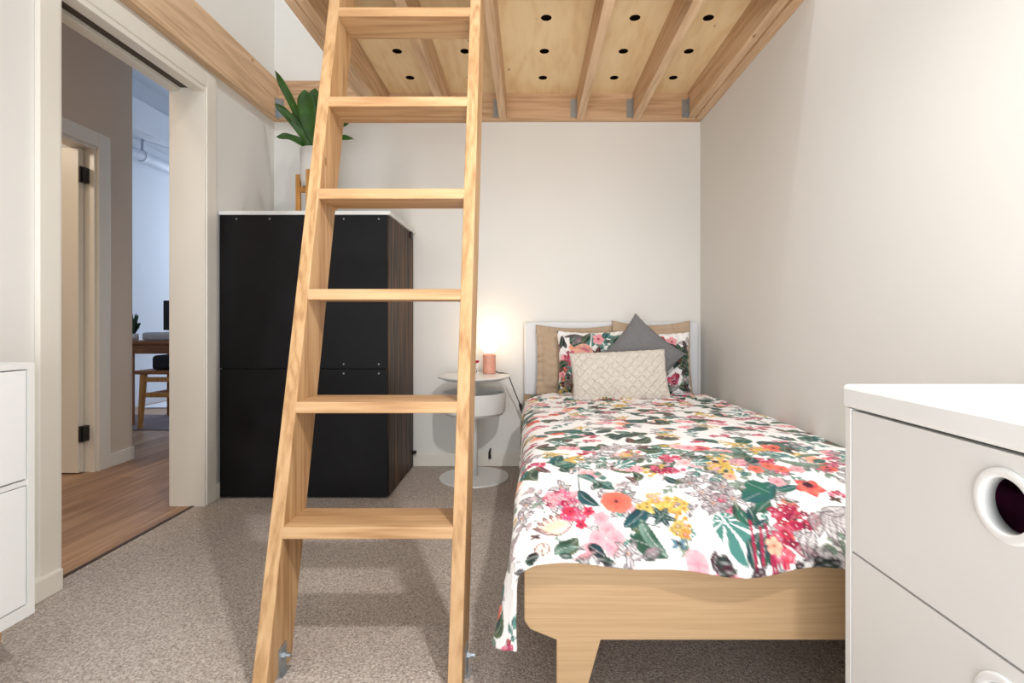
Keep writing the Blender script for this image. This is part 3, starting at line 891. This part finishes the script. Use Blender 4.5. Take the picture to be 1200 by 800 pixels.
# ---- duvet surface
# long profile (y,z) of the top centre from head to foot hem
PROF = [(2.93, .487), (2.6, .492), (2.2, .500), (1.9, .503), (1.65, .503), (1.52, .498), (1.42, .486), (1.34, .470), (1.27, .447), (1.21, .420), (1.172, .397), (1.150, .378), (1.143, .366)]
def resample(P, n=400):
    P = np.array(P, float)
    # Catmull-Rom
    out = []
    for i in range(len(P) - 1):
        p0, p1, p2, p3 = P[max(i - 1, 0)], P[i], P[i + 1], P[min(i + 2, len(P) - 1)]
        for t_ in np.linspace(0, 1, 24, endpoint=False):
            out.append(.5 * ((2 * p1) + (-p0 + p2) * t_ + (2 * p0 - 5 * p1 + 4 * p2 - p3) * t_ ** 2 + (-p0 + 3 * p1 - 3 * p2 + p3) * t_ ** 3))
    out.append(P[-1]); out = np.array(out)
    s_ = np.concatenate([[0], np.cumsum(np.hypot(*np.diff(out, axis=0).T))])
    t_ = np.linspace(0, s_[-1], n)
    return np.stack([np.interp(t_, s_, out[:, 0]), np.interp(t_, s_, out[:, 1])], 1), s_[-1]
STEP = .0038
pr, TL = resample(PROF, 10)
NT = int(TL / STEP); pr, TL = resample(PROF, NT)
HANG = .285; RW = 1.055
NS_h = int(HANG / STEP); NS_t = int((RW + .015) / STEP)
NS = NS_h + NS_t
py_, pz_ = pr[:, 0], pr[:, 1]
S = np.concatenate([np.linspace(-HANG, 0, NS_h, endpoint=False), np.linspace(0, RW + .015, NS_t)])
SS, IT = np.meshgrid(S, np.arange(NT))
YY = py_[IT]; ZZ = pz_[IT]
TT_ = np.linspace(0, TL, NT)[IT]
def sstep(a, b, x):
    q = np.clip((x - a) / (b - a), 0, 1); return q * q * (3 - 2 * q)
foot = sstep(1.75, 1.20, YY)
dn = np.gradient(pr, axis=0); dn = dn / np.hypot(dn[:, 0], dn[:, 1])[:, None]
# cross-section: rounded left edge then a hanging side; s=0 is the shoulder
Rr = .055
X = np.empty_like(SS); Zd = np.zeros_like(SS); Yo = np.zeros_like(SS)
arc = Rr * PI / 2
inner = SS + arc * .5
x_edge = -.018 - .018 * foot
top = inner >= arc
mid_ = (inner < arc) & (inner >= 0)
ang = np.clip((arc - inner) / Rr, 0, PI / 2)
X = np.where(inner >= arc, x_edge + Rr + (inner - arc), x_edge + Rr - Rr * np.sin(ang))
Zd = np.where(inner >= arc, 0, -(Rr - Rr * np.cos(ang)))
hang = np.clip(-inner, 0, None)
maxh = np.minimum(HANG - arc * .5, np.maximum(ZZ, .47) - Rr - .185)
hz = hang / (HANG - arc * .5) * np.minimum(maxh, .25)
X = X - hz * .16 * foot - .004 * np.sin(YY * 21 + 1.0) * np.clip(hz / .1, 0, 1)
Zd = Zd - hz
Zp = ZZ + Zd
# the corner beyond the foot edge: side cloth curls round in front of the frame corner
e = np.clip((1.30 - YY) / .15, 0, 1)
side = np.clip(-inner / .05 + .3, 0, 1)
Ybase = YY
ycurl = 1.145 + (YY - 1.145) * .75
Yp = Ybase * (1 - side) + ycurl * side
zside = (.47 - Rr) - hz + .0 * e
Zp = np.where(hang > 0, Zp * (1 - side * e) + (zside) * side * e, Zp)
ec = np.clip((1.215 - YY) / .073, 0, 1)
X = X + side * (ec ** 1.4) * (.012 + .16 * hz)
# puffiness and wrinkles
def fbm(x, y, k, seed):
    r_ = np.zeros_like(x); rg = np.random.RandomState(seed)
    for i in range(7):
        a = rg.uniform(0, 2 * PI); f = k * rg.uniform(.6, 1.6); ph = rg.uniform(0, 2 * PI)
        r_ += np.sin((x * math.cos(a) + y * math.sin(a)) * f + ph + 1.3 * np.sin((x * math.sin(a) - y * math.cos(a)) * f * .6 + ph * 2))
    return r_ / 7
w_lo = fbm(SS, TT_, 9, 3); w_mid = fbm(SS, TT_ * 1.2, 26, 5); w_hi = fbm(SS * .8, TT_ * 1.6, 75, 8); w_x = fbm(SS, TT_, 130, 11)
head = sstep(2.15, 2.75, YY)
amp = .006 * w_lo + .0035 * w_mid + (.0012 + .0080 * head) * w_hi + (.0003 + .0030 * head) * w_x
crown = .016 * np.sin(PI * np.clip(X / RW, 0, 1)) ** .7 * (1 - foot * .6)
topw = np.clip(inner / arc, 0, 1)
edge_r = sstep(RW, RW - .08, X)
nyv, nzv = -dn[IT][:, :, 1], dn[IT][:, :, 0]
sgn = np.where(nzv < 0, -1, 1)
Yp = Yp + topw * (amp + crown * .3) * nyv * sgn
Zp = Zp + topw * (amp + crown) * np.abs(nzv) - topw * .035 * (1 - edge_r)
X = X - (1 - topw) * (.4 + .6 * (1 - topw)) * (amp * 1.3)
# folded crumples down the side towards the head
X = X - (1 - topw) * .007 * sstep(1.5, 2.4, YY) * (np.sin(TT_ * 95 + SS * 40 + 2 * w_mid) ** 2)
# wavy foot hem
hem = sstep(TL - .06, TL, TT_)
Zp = Zp + hem * topw * (.010 * np.sin(X * 9 + .8) + .006 * np.sin(X * 23) - .012 * X)
Yp = Yp - hem * topw * (.006 + .006 * np.sin(X * 17 + 1))
# straight-lying hem stays above the frame
verts = np.stack([X, Yp, Zp], -1).reshape(-1, 3)
ii = (np.arange(NT - 1)[:, None] * NS + np.arange(NS - 1)[None, :]).ravel()
faces = np.stack([ii, ii + 1, ii + NS + 1, ii + NS], 1)
def grid_mesh(name, verts, faces, mat, smooth=True):
    lo, hi = verts.min(0), verts.max(0)
    org = np.array([(lo[0] + hi[0]) / 2, (lo[1] + hi[1]) / 2, lo[2]])
    me = bpy.data.meshes.new(name)
    n = len(faces)
    me.vertices.add(len(verts)); me.vertices.foreach_set('co', (verts - org).astype(np.float32).ravel())
    me.loops.add(n * 4); me.loops.foreach_set('vertex_index', faces.astype(np.int32).ravel())
    me.polygons.add(n); me.polygons.foreach_set('loop_start', np.arange(0, n * 4, 4, dtype=np.int32))
    me.update(calc_edges=True); me.validate()
    me.polygons.foreach_set('use_smooth', np.ones(n, dtype=bool)); me.update()
    me.materials.append(mat)
    o = bpy.data.objects.new(name, me); COL.objects.link(o); o.location = Vector(org)
    return o
duvet = grid_mesh('duvet', verts, faces, M['print'])
tag(duvet, 'white duvet printed with bright flowers and leaves, spread over the bed', 'duvet')

# print: motifs are laid out over the cloth in cloth metres (s across, t along)
def px2st(x, y):
    """place on the cloth for a spot of the photograph (print layout only)"""
    proj = 378 + (H - (pz_ + .010)) / py_ * F
    i = int(np.argmin(np.abs(proj - y)))
    Xw = (x - 620) * py_[i] / F
    return (Xw + .018 + .018 * float(foot[i, 0]) - Rr + arc * .5, float(TT_[i, 0]))
P = Print(SS.ravel(), TT_.ravel(), 21)
t0f = px2st(700, 545)[1]
P.scatter(-HANG, RW + .02, 0.0, t0f + .03, .074, 1.0)
P.scatter(-HANG, -.03, t0f - .2, TL, .07, .9)
P.scatter(-.04, .80, t0f - .05, t0f + .075, .07, .9)
P.scatter(.15, RW, t0f - .10, t0f + .03, .09, .9)
g_ = random.Random(77)
for _ in range(60):       # pale background sprigs over the foot end
    xx, tt = g_.uniform(-.05, RW), g_.uniform(t0f + .02, TL - .02)
    if g_.random() < .5: P.sprig(xx, tt, .08, g_.uniform(0, 6.28), 5, *g_.choice((('sage', 'olive'), ('mint', 'sage'), ('mauvel', 'mauve'))), .028, out=g_.choice((None, 'grey')))
    else: P.lily(xx, tt, .036, g_.uniform(0, 6), 4)
P.scatter(-.04, RW, t0f + .05, TL, .105, .62)
# the foot end, motif by motif
def at(x, y): return px2st(x, y)
def lf(x0, y0, x1, y1, w, c1, c2, bend=0, **k):
    a_, b_ = at(x0, y0), at(x1, y1)
    L = math.hypot(b_[0] - a_[0], b_[1] - a_[1])
    P.leaf(a_[0], a_[1], L, w, math.atan2(b_[1] - a_[1], b_[0] - a_[0]), c1, c2, bend, **k)
def stm(*pts, w=.0018, c='greend'):
    P.stem([at(*p) for p in pts], w, c)
for k in range(7): P.leaf(*at(655, 622), .060, .010, PI + .25 + k * .33, 'peach', 'pinkd', outline='brown')
for k in range(6): P.leaf(*at(655, 622), .056, .007, PI + .42 + k * .33, 'peach', 'pale', veins=False)
P.cluster(*at(660, 583), .050, .030, 38, ('magl', 'pinkd', 'mag', 'pink'), .010, -.3)
P.cluster(*at(672, 600), .030, .018, 14, ('mag', 'red', 'magl'), .011)
for q in ((681, 612), (690, 598), (668, 597)): P.flower(*at(*q), .015, 5, 1, 'red', 'mag', 'plum', .45)
for i_, q in enumerate(((704, 606), (712, 618), (700, 628), (716, 638), (694, 640), (722, 628))): P.flower(*at(*q), .022, 5, i_, 'pink', 'pinkd', 'pinkd', .3)
lf(676, 556, 700, 566, .014, 'teal', 'sage', -.1); lf(678, 574, 704, 594, .017, 'teald', 'teal', .12); stm((678, 558), (679, 576), (700, 592))
for q in ((706, 560), (712, 566), (700, 556)): P.flower(*at(*q), .012, 4, 0, 'sage', 'teal', 'teal')
P.flower(*at(722, 587), .039, 7, .5, 'coral', 'corald', 'plum', .10, .12)
lf(731, 616, 757, 586, .021, 'teald', 'teal', .12); stm((740, 616), (739, 640))
lf(740, 630, 783, 649, .024, 'greend', 'green', -.05); lf(750, 607, 782, 648, .015, 'green', 'sage', .10)
stm((738, 615), (752, 612), (772, 616))
P.trumpets(*at(776, 601), .052, 5, -2.0, 1.5); P.trumpets(*at(784, 600), .050, 4, -.9, 1.2); P.trumpets(*at(790, 612), .034, 5, .2, 2.2, 'gold', 'yeld')
P.cluster(*at(797, 618), .020, .022, 8, ('yellow', 'gold', 'peach'), .013); P.cluster(*at(770, 583), .024, .014, 7, ('yellow', 'pale', 'yellow'), .012)
for k in range(6): P.leaf(*at(775, 605), .036, .008, .3 + k * 1.0, 'teald', 'green')
lf(652, 648, 678, 626, .022, 'greend', 'olive', .1); lf(648, 650, 678, 640, .014, 'green', 'sage', -.1)
lf(688, 636, 710, 650, .016, 'teald', 'black', .0); lf(700, 652, 722, 655, .008, 'greend', 'black')
P.leaf(*at(634, 650), .035, .016, -1.3, 'pinkd', 'peach', outline='brown')
P.moth(*at(628, 626), .014, 0, 'brown', 'black')
P.moth(*at(795, 635), .020, .1, 'blue', 'black')
P.cluster(*at(780, 552), .052, .020, 26, ('mag', 'magl', 'red'), .010)
for k, q in enumerate(((808, 566), (822, 578), (835, 590), (858, 585), (846, 572))): P.lily(*at(*q), .040, k * .7, 5)
P.trumpets(*at(848, 549), .040, 8, 1.0, 5); P.cluster(*at(862, 546), .022, .012, 8, ('peach', 'yellow', 'pink'), .012)
lf(870, 588, 908, 566, .032, 'emer', 'teal', .05); lf(872, 566, 902, 578, .026, 'emer', 'emer')
stm((906, 574), (912, 605)); lf(910, 576, 938, 570, .013, 'teal', 'emer'); lf(886, 602, 902, 588, .016, 'emer', 'green'); lf(913, 588, 934, 592, .010, 'green', 'coral')
for q, c_ in (((885, 553), 'coral'), ((900, 550), 'coral'), ((915, 552), 'coral'), ((910, 566), 'pink'), ((934, 551), 'pink')): P.flower(*at(*q), .022, 5, 2, c_, 'corald' if c_ == 'coral' else 'pinkd', 'brown', .3)
for k in range(5): P.leaf(*at(948, 572), .040, .016, k * 1.257 + .3, 'coral', 'red', .05, veins=False)
P.flower(*at(946, 569), .014, 6, 0, 'plum', 'plum', 'plum')
P.moth(*at(978, 585), .018, .4, 'brown', 'black')
P.monstera(*at(860, 622), .120, .040, 1.25); lf(868, 612, 860, 588, .013, 'greend', 'olive'); lf(880, 618, 862, 594, .014, 'emer', 'green')
for q in ((878, 606, 884, 594), (886, 618, 876, 594), (884, 620, 900, 610), (880, 640, 890, 622), (882, 655, 876, 630), (892, 655, 896, 628), (904, 655, 898, 622)):
    lf(*q, .012, 'teald', 'green')
for q in ((878, 610, 884, 660), (896, 615, 904, 662), (890, 618, 892, 662), (902, 628, 908, 664)): stm(q[:2], q[2:], w=.003, c='mag')
P.cluster(*at(930, 606), .052, .036, 44, ('mag', 'red', 'mag'), .012, .2)
P.cluster(*at(916, 630), .022, .030, 16, ('red', 'mag', 'coral'), .011); P.cluster(*at(916, 646), .016, .016, 8, ('red', 'mag'), .010)
P.flower(*at(906, 636), .018, 5, 0, 'peach', 'coral', 'brown')
stm((940, 612), (945, 650), (930, 664), c='plum'); stm((935, 640), (955, 650), c='mag'); lf(930, 640, 958, 648, .012, 'pink', 'pinkd', outline='mag')
for q in ((962, 600, 958, 630), (972, 598, 980, 640), (984, 602, 992, 630), (962, 600, 990, 594), (950, 625, 945, 655), (966, 640, 962, 662), (976, 648, 988, 655)):
    lf(*q, .017, 'mauvel', 'mauve', .1, outline='grey')
for q in ((832, 655, 838, 638), (838, 652, 850, 642), (842, 658, 856, 648), (846, 660, 832, 650), (930, 662, 940, 655), (950, 664, 962, 658)): lf(*q, .009, 'plum', 'black')
P.flower(*at(815, 652), .026, 4, .8, 'pink', 'pinkd', 'pinkd', .08)
lf(905, 541, 975, 546, .013, 'sage', 'olive', .1); lf(935, 537, 965, 533, .010, 'sage', 'green', -.05); lf(810, 532, 865, 535, .012, 'sage', 'emer', .05)
P.lily(*at(735, 645), .035, .2, 5)
for k in range(22):      # leaves and petals cut by the hem
    xx = P.rng.uniform(0, RW)
    P.leaf(xx, TL - P.rng.uniform(-.01, .02), P.rng.uniform(.03, .07), P.rng.uniform(.005, .013), P.rng.choice((0, PI)) + P.rng.uniform(-.5, .5), P.rng.choice(('plum', 'black', 'greend', 'pinkd', 'mauve', 'pink')), P.rng.choice(('black', 'greend', 'pinkd')))
set_print(duvet, P.col)
md = duvet.modifiers.new('thick', 'SOLIDIFY'); md.thickness = .007; md.offset = -1

# ---- pillows and cushions
def pillow(name, w, h, t_, mat, label, cat, centre, tilt, spin=0.0, yaw=0.0, flange=0.0, nx=90, ny=70, seed=0, pinch=.05, wr=.004, group=None, knit=False, floral=None, dip=0.0):
    u = np.linspace(-1, 1, nx); v = np.linspace(-1, 1, ny)
    Ug, Vg = np.meshgrid(u, v)
    fu, fv = flange / (w / 2), flange / (h / 2)
    uc = np.clip(np.abs(Ug) / (1 - fu), 0, 1); vc = np.clip(np.abs(Vg) / (1 - fv), 0, 1)
    T = t_ / 2 * np.sqrt(np.clip((1 - uc ** 2.6) * (1 - vc ** 2.6), 0, 1)) + .0022
    px_ = w / 2 * Ug * (1 - pinch * (1 - Vg ** 2) * np.abs(Ug) ** 3)
    pz2 = h / 2 * Vg * (1 - pinch * (1 - Ug ** 2) * np.abs(Vg) ** 3) - dip * (1 - Ug ** 2) * np.clip(Vg, 0, 1) ** 2
    wr_ = wr * fbm(Ug * w, Vg * h, 45, seed) + wr * .6 * fbm(Ug * w, Vg * h, 110, seed + 1)
    # radial puckers near the seams
    pk = .9 * wr * np.sin(Ug * w * 62 + seed + 1.5 * np.sin(Ug * w * 23)) * vc ** 8 + .9 * wr * np.sin(Vg * h * 58 + seed + 1.5 * np.sin(Vg * h * 25)) * uc ** 8
    core = np.clip(1 - np.maximum(uc, vc) ** 8, 0, 1)
    extra = wr_ * (.4 + core) + pk * (1 - core)
    if knit:
        a_, b_ = (Ug * w + Vg * h) / .105, (Ug * w - Vg * h) / .105
        a_ = a_ + .10 * fbm(Ug * w, Vg * h, 18, seed + 3); b_ = b_ + .10 * fbm(Ug * w, Vg * h, 18, seed + 4)
        ra = np.exp(-((a_ - np.round(a_)) / .085) ** 2); rb = np.exp(-((b_ - np.round(b_)) / .085) ** 2)
        kn = np.sin(Ug * w * 620) * np.sin(Vg * h * 620)
        extra = extra + core * (.0060 * np.maximum(ra, rb) + .0016 * kn)
    Fy = -(T + extra); By = T + wr_ * .3 * core
    bdry = np.maximum(np.abs(Ug), np.abs(Vg)) > .9999
    By = np.where(bdry, Fy, By)
    front = np.stack([px_, Fy, pz2], -1).reshape(-1, 3); back = np.stack([px_, By, pz2], -1).reshape(-1, 3)
    V3 = np.concatenate([front, back]); n1 = nx * ny
    i_ = (np.arange(ny - 1)[:, None] * nx + np.arange(nx - 1)[None, :]).ravel()
    Ff = np.stack([i_, i_ + 1, i_ + nx + 1, i_ + nx], 1); Fb = np.stack([i_, i_ + nx, i_ + nx + 1, i_ + 1], 1) + n1
    R = Matrix.Rotation(yaw, 3, 'Z') @ Matrix.Rotation(-tilt, 3, 'X') @ Matrix.Rotation(spin, 3, 'Y')
    R = np.array(R)
    V3 = V3 @ R.T + np.array(centre)
    o = grid_mesh(name, V3, np.concatenate([Ff, Fb]), mat)
    bm = bmesh.new(); bm.from_mesh(o.data)
    if floral is None:
        bmesh.ops.remove_doubles(bm, verts=bm.verts, dist=1e-5); bm.to_mesh(o.data)
    bm.free()
    if floral is not None:
        Pp = Print((Ug * w / 2).ravel(), (Vg * h / 2).ravel(), floral[0]); floral[1](Pp)
        set_print(o, np.concatenate([Pp.col, Pp.col]))
    return tag(o, label, cat, group)
def Pp(x, y, d): return ((x - 620) * d / F, d, H - (y - 378) * d / F)

pillow('pillow', .485, .42, .085, M['beige'], 'beige pillow behind the left floral pillow', 'pillow', Pp(675, 421, 3.155), .12, flange=.035, seed=2, wr=.005, dip=.012, pinch=.045)
pillow('pillow', .475, .44, .085, M['beige'], 'beige pillow behind the right floral pillow', 'pillow', Pp(764, 418, 3.135), .12, flange=.035, seed=7, wr=.004, dip=.02, pinch=.045)
def fl_left(P_):
    P_.aa = .003
    P_.scatter(-.2, .24, -.2, .2, .085, 1.3)
    P_.leaf(-.15, .08, .07, .012, 2.0, 'greend', 'black'); P_.leaf(-.12, .10, .10, .016, .2, 'mauve', 'grey', .2); P_.leaf(-.10, .07, .09, .020, .7, 'greend', 'grey', -.2)
    P_.leaf(-.13, .06, .14, .030, -.35, 'pink', 'peach', .1); P_.leaf(-.12, .04, .12, .026, -.6, 'pale', 'pinkd', -.1)
    P_.cluster(-.13, .01, .035, .05, 30, ('red', 'magl', 'mag'), .012)
    P_.leaf(-.05, .0, .08, .012, .5, 'black', 'greend', .2); P_.leaf(0, .02, .07, .012, -.9, 'black', 'plum', .1)
    P_.leaf(-.13, -.05, .09, .020, -1.6, 'plum', 'brown'); P_.leaf(-.16, -.10, .08, .03, -.8, 'peach', 'brown', outline='brown'); P_.leaf(-.13, -.14, .09, .02, .2, 'black', 'brown')
    P_.leaf(.08, .12, .05, .010, .1, 'greend', 'black'); P_.lily(.10, .04, .05, .3, 6, 'mauvel', 'greend'); P_.leaf(.12, .08, .10, .02, 1.0, 'green', 'sage', .2)
    P_.scatter(-.2, .24, -.2, .0, .06, .9); P_.leaf(-.17, .16, .09, .016, -1.9, 'greend', 'black', .1); P_.leaf(-.16, .15, .16, .013, -.12, 'grey', 'black', .1); P_.leaf(-.06, .11, .09, .02, .9, 'greend', 'olive'); P_.leaf(-.10, .09, .13, .02, -.5, 'pinkd', 'peach', .2)
def fl_right(P_):
    P_.aa = .003
    P_.scatter(-.2, .24, -.2, .2, .10, 1.3)
    P_.flower(.03, .135, .035, 5, 0, 'red', 'mag', 'pale'); P_.flower(.09, .13, .035, 5, 1, 'pink', 'pinkd', 'mag')
    P_.leaf(.06, .12, .16, .018, -.8, 'greend', 'black', .1); P_.leaf(.12, .12, .12, .02, -1.0, 'green', 'greend', -.1); P_.leaf(.12, .06, .09, .015, .6, 'greend', 'olive'); P_.leaf(.16, .14, .08, .012, -1.2, 'black', 'plum')
    P_.lily(.09, .06, .05, .4, 5, 'mauvel', 'greend')
    P_.cluster(.09, -.09, .028, .045, 26, ('mag', 'magl', 'red'), .012, -.7)
    P_.leaf(.12, -.13, .08, .02, -.2, 'greend', 'olive'); P_.leaf(.05, -.15, .08, .02, .3, 'mauve', 'greend', outline='grey'); P_.leaf(.16, -.10, .07, .012, -1.2, 'plum', 'black')
    P_.scatter(-.2, .0, -.2, .2, .07, .9); P_.leaf(.17, .02, .10, .014, -1.8, 'black', 'plum'); P_.sprig(.10, -.02, .1, .2, 5, 'greend', 'olive', .04)
pillow('floral_pillow', .40, .375, .10, M['print'], 'floral print pillow leaning on the left beige pillow', 'pillow', Pp(693, 425, 3.045), .16, seed=12, wr=.009, nx=150, ny=130, floral=(5, fl_left), pinch=.07)
pillow('floral_pillow', .41, .38, .10, M['print'], 'floral print pillow behind the grey cushion at the right', 'pillow', Pp(768, 427, 3.04), .16, seed=14, wr=.008, nx=150, ny=130, floral=(9, fl_right), pinch=.07)
pillow('square_cushion', .36, .36, .09, M['grey'], 'plain grey square cushion stood on one corner', 'cushion', Pp(751, 418, 2.925), .26, spin=.72, seed=22, wr=.003, pinch=.10)
pillow('lumbar_cushion', .51, .285, .115, M['cream'], 'cream cable knit lumbar cushion at the front of the pillows', 'cushion', Pp(726, 442, 2.735), .34, spin=-.045, seed=31, wr=.0045, nx=420, ny=240, knit=True, pinch=.04)

# ------------------------------------------------------------------ white dresser with round finger holes (right)
dr = thing('dresser', (.82, .64, 0), 'white dresser with round finger hole drawers at the bed foot', 'dresser')
DX0, DX1, DY0, DY1 = .584, 1.06, .315, .968
boxobj('top', (DX0 - .004, DX1, DY0 - .004, DY1 + .006, .745, .787), M['white'], dr, .008)
boxobj('end_panel', (DX0, DX1, DY1 - .016, DY1, .0, .744), M['white_m'], dr, .001)
boxobj('end_panel', (DX0, DX1, DY0, DY0 + .016, .0, .744), M['white_m'], dr, .001)
boxobj('rear_panel', (DX1 - .008, DX1, DY0 + .016, DY1 - .016, .03, .744), M['white_m'], dr)
boxobj('bottom_panel', (DX0 + .02, DX1 - .008, DY0 + .016, DY1 - .016, .03, .045), M['white_m'], dr)
def drawer(z0, z1, zc):
    bm = B()
    y0, y1 = DY0 + .0185, DY1 - .0185; yc = .642
    es = []
    def lp(pts):
        v = [bm.verts.new((DX0 + .001, p[0], p[1])) for p in pts]
        return [bm.edges.new((v[i], v[(i + 1) % len(v)])) for i in range(len(v))]
    es += lp([(y0, z0), (y1, z0), (y1, z1), (y0, z1)])
    es += lp([(yc + .036 * math.cos(2 * PI * k / 48), zc + .036 * math.sin(2 * PI * k / 48)) for k in range(48)])
    bmesh.ops.triangle_fill(bm, use_beauty=True, edges=es)
    q = bmesh.ops.extrude_face_region(bm, geom=bm.faces[:])
    bmesh.ops.translate(bm, verts=[v for v in q['geom'] if isinstance(v, bmesh.types.BMVert)], vec=(.016, 0, 0))
    bmesh.ops.recalc_face_normals(bm, faces=bm.faces)
    f = obj('drawer', bm, M['white_m'], dr)
    bm = B()
    lathe(bm, [(.0335, .017), (.0335, -.0005), (.0342, -.0022), (.036, -.003), (.0435, -.003), (.0452, -.0022), (.046, -.0005), (.046, .0009), (.0358, .0009), (.0358, .017)], (DX0, yc, zc), 64, 'x', close=True)
    obj('ring_pull', bm, M['white'], f, smooth=True)
    bm = B()
    box(bm, DX0 + .018, DX1 - .03, y0 + .01, y0 + .02, z0 + .01, z1 - .03)
    box(bm, DX0 + .018, DX1 - .03, y1 - .02, y1 - .01, z0 + .01, z1 - .03)
    box(bm, DX0 + .018, DX1 - .03, y0 + .02, y1 - .02, z0 + .01, z0 + .016)
    obj('drawer_box', bm, M['dark'], f)
drawer(.488, .741, .676)
drawer(.232, .484, .419)
drawer(.048, .228, .165)
for nm, cx_, cy_, lab in (('folded_garment', .70, .83, 'plum cloth glimpsed inside the top drawer hole of the dresser'),):
    bm = B(); box(bm, cx_ - .04, cx_ + .2, cy_ - .12, cy_ + .06, .510, .665)
    bmesh.ops.subdivide_edges(bm, edges=bm.edges[:], cuts=6, use_grid_fill=True)
    for v in bm.verts:
        v.co += Vector(noise.noise_vector(v.co * 14)) * .010
    tag(obj(nm, bm, M['purple'], None, smooth=True), lab, 'clothing')

# ------------------------------------------------------------------ small white drawer unit (left edge)
su = thing('drawer_unit', (-1.42, 1.0, 0), 'white drawer unit on wooden legs at the near left wall', 'drawers')
UX0, UX1, UY0, UY1, UZ0, UZ1 = -1.565, -1.25, .70, 1.325, .168, .80
bm = B()
ft = .018
box(bm, UX0, UX1, UY1 - ft, UY1, UZ0, UZ1); box(bm, UX0, UX1, UY0, UY0 + ft, UZ0, UZ1)
box(bm, UX0, UX1, UY0 + ft, UY1 - ft, UZ1 - ft + .003, UZ1); box(bm, UX0, UX1, UY0 + ft, UY1 - ft, UZ0, UZ0 + .03)
box(bm, UX0, UX0 + .008, UY0 + ft, UY1 - ft, UZ0 + .03, UZ1 - ft + .003)
obj('carcass', bm, M['white_m'], su)
boxobj('divider', (UX0 + .01, UX1 - .001, UY0 + ft, UY1 - ft, .4965, .5085), M['white_m'], su)
boxobj('drawer', (UX0 + .03, UX1 - .001, UY0 + ft + .003, UY1 - ft - .003, .512, UZ1 - ft), M['white'], su, .0015)
boxobj('drawer', (UX0 + .03, UX1 - .001, UY0 + ft + .003, UY1 - ft - .003, UZ0 + .033, .494), M['white'], su, .0015)
for x in (UX0 + .03, UX1 - .045):
    for y in (UY1 - .117, UY0 + .06):
        bm = B()
        va = [bm.verts.new(p + (0,)) for p in ((x + .006, y + .006), (x + .032, y + .006), (x + .032, y + .032), (x + .006, y + .032))]
        vb = [bm.verts.new(p + (UZ0,)) for p in ((x, y), (x + .04, y), (x + .04, y + .04), (x, y + .04))]
        bm.faces.new(list(reversed(va))); bm.faces.new(vb)
        for i in range(4): bm.faces.new([va[i], va[(i + 1) % 4], vb[(i + 1) % 4], vb[i]])
        obj('leg', bm, M['oak_leg'], su, .003)

# ------------------------------------------------------------------ light
def light(kind, name, loc, energy, color=(1, 1, 1), size=.1, target=None, **k):
    d = bpy.data.lights.new(name, kind); d.energy = energy; d.color = color
    if kind == 'AREA':
        d.shape = 'RECTANGLE'; d.size = size if not isinstance(size, tuple) else size[0]; d.size_y = size if not isinstance(size, tuple) else size[1]
    else:
        d.shadow_soft_size = size
    for a, v in k.items(): setattr(d, a, v)
    o = bpy.data.objects.new(name, d); COL.objects.link(o); o.location = loc
    if target is not None:
        o.rotation_euler = (Vector(target) - Vector(loc)).to_track_quat('-Z', 'Y').to_euler()
    return o
light('SPOT', 'ceiling_downlight', (.55, .19, 2.32), 138, (1.0, .985, .97), .05, target=(-.25, 1.9, 0), spot_size=1.75, spot_blend=.7)
light('POINT', 'high_downlight', (.15, 1.46, 4.15), 66, (1.0, .98, .96), .05)
light('AREA', 'ceiling_fill', (-.2, -.6, 3.7), 20, (.98, .98, 1.0), (2.2, 2.0), target=(-.2, .6, 0))
light('AREA', 'rear_fill', (-.2, -1.75, .8), 70, (.92, .96, 1.0), (2.2, 1.2), target=(.1, 2.4, 2.3))  # added fill behind the camera, aimed up at the loft; no window there
light('AREA', 'loft_fill', (.25, -.5, .25), 9, (1.0, .95, .88), (1.2, .8), target=(.2, 2.3, 2.32), spread=1.3)  # added fill to brighten the loft underside, not a fixture of the room
light('POINT', 'bulb', (lx, ly - .0, TT + .172 + .075), 1.1, (1.0, .72, .45), .04)
light('AREA', 'living_window', (-3.3, 7.6, 1.8), 60, (.72, .84, 1.0), (1.6, 1.8), target=(-4.0, 4.0, 1.2))
light('AREA', 'hall_fill', (-2.2, 1.0, 2.9), 11, (1.0, .80, .60), (.3, .3), target=(-2.2, 1.2, 0))  # added warm fill for the hall, no fitting behind it
light('POINT', 'side_room_fill', (-3.4, 2.1, 2.2), 22, (1.0, .90, .76), .1)  # unseen fill added to brighten the open door leaf
w = bpy.data.worlds.new('world'); scene.world = w; w.use_nodes = True
w.node_tree.nodes['Background'].inputs['Color'].default_value = (.90, .95, 1.0, 1)
w.node_tree.nodes['Background'].inputs['Strength'].default_value = 0.42
scene.view_settings.view_transform = 'Standard'; scene.view_settings.look = 'None'
scene.view_settings.exposure = -0.17; scene.view_settings.gamma = 1.0; scene.view_settings.use_curve_mapping = False
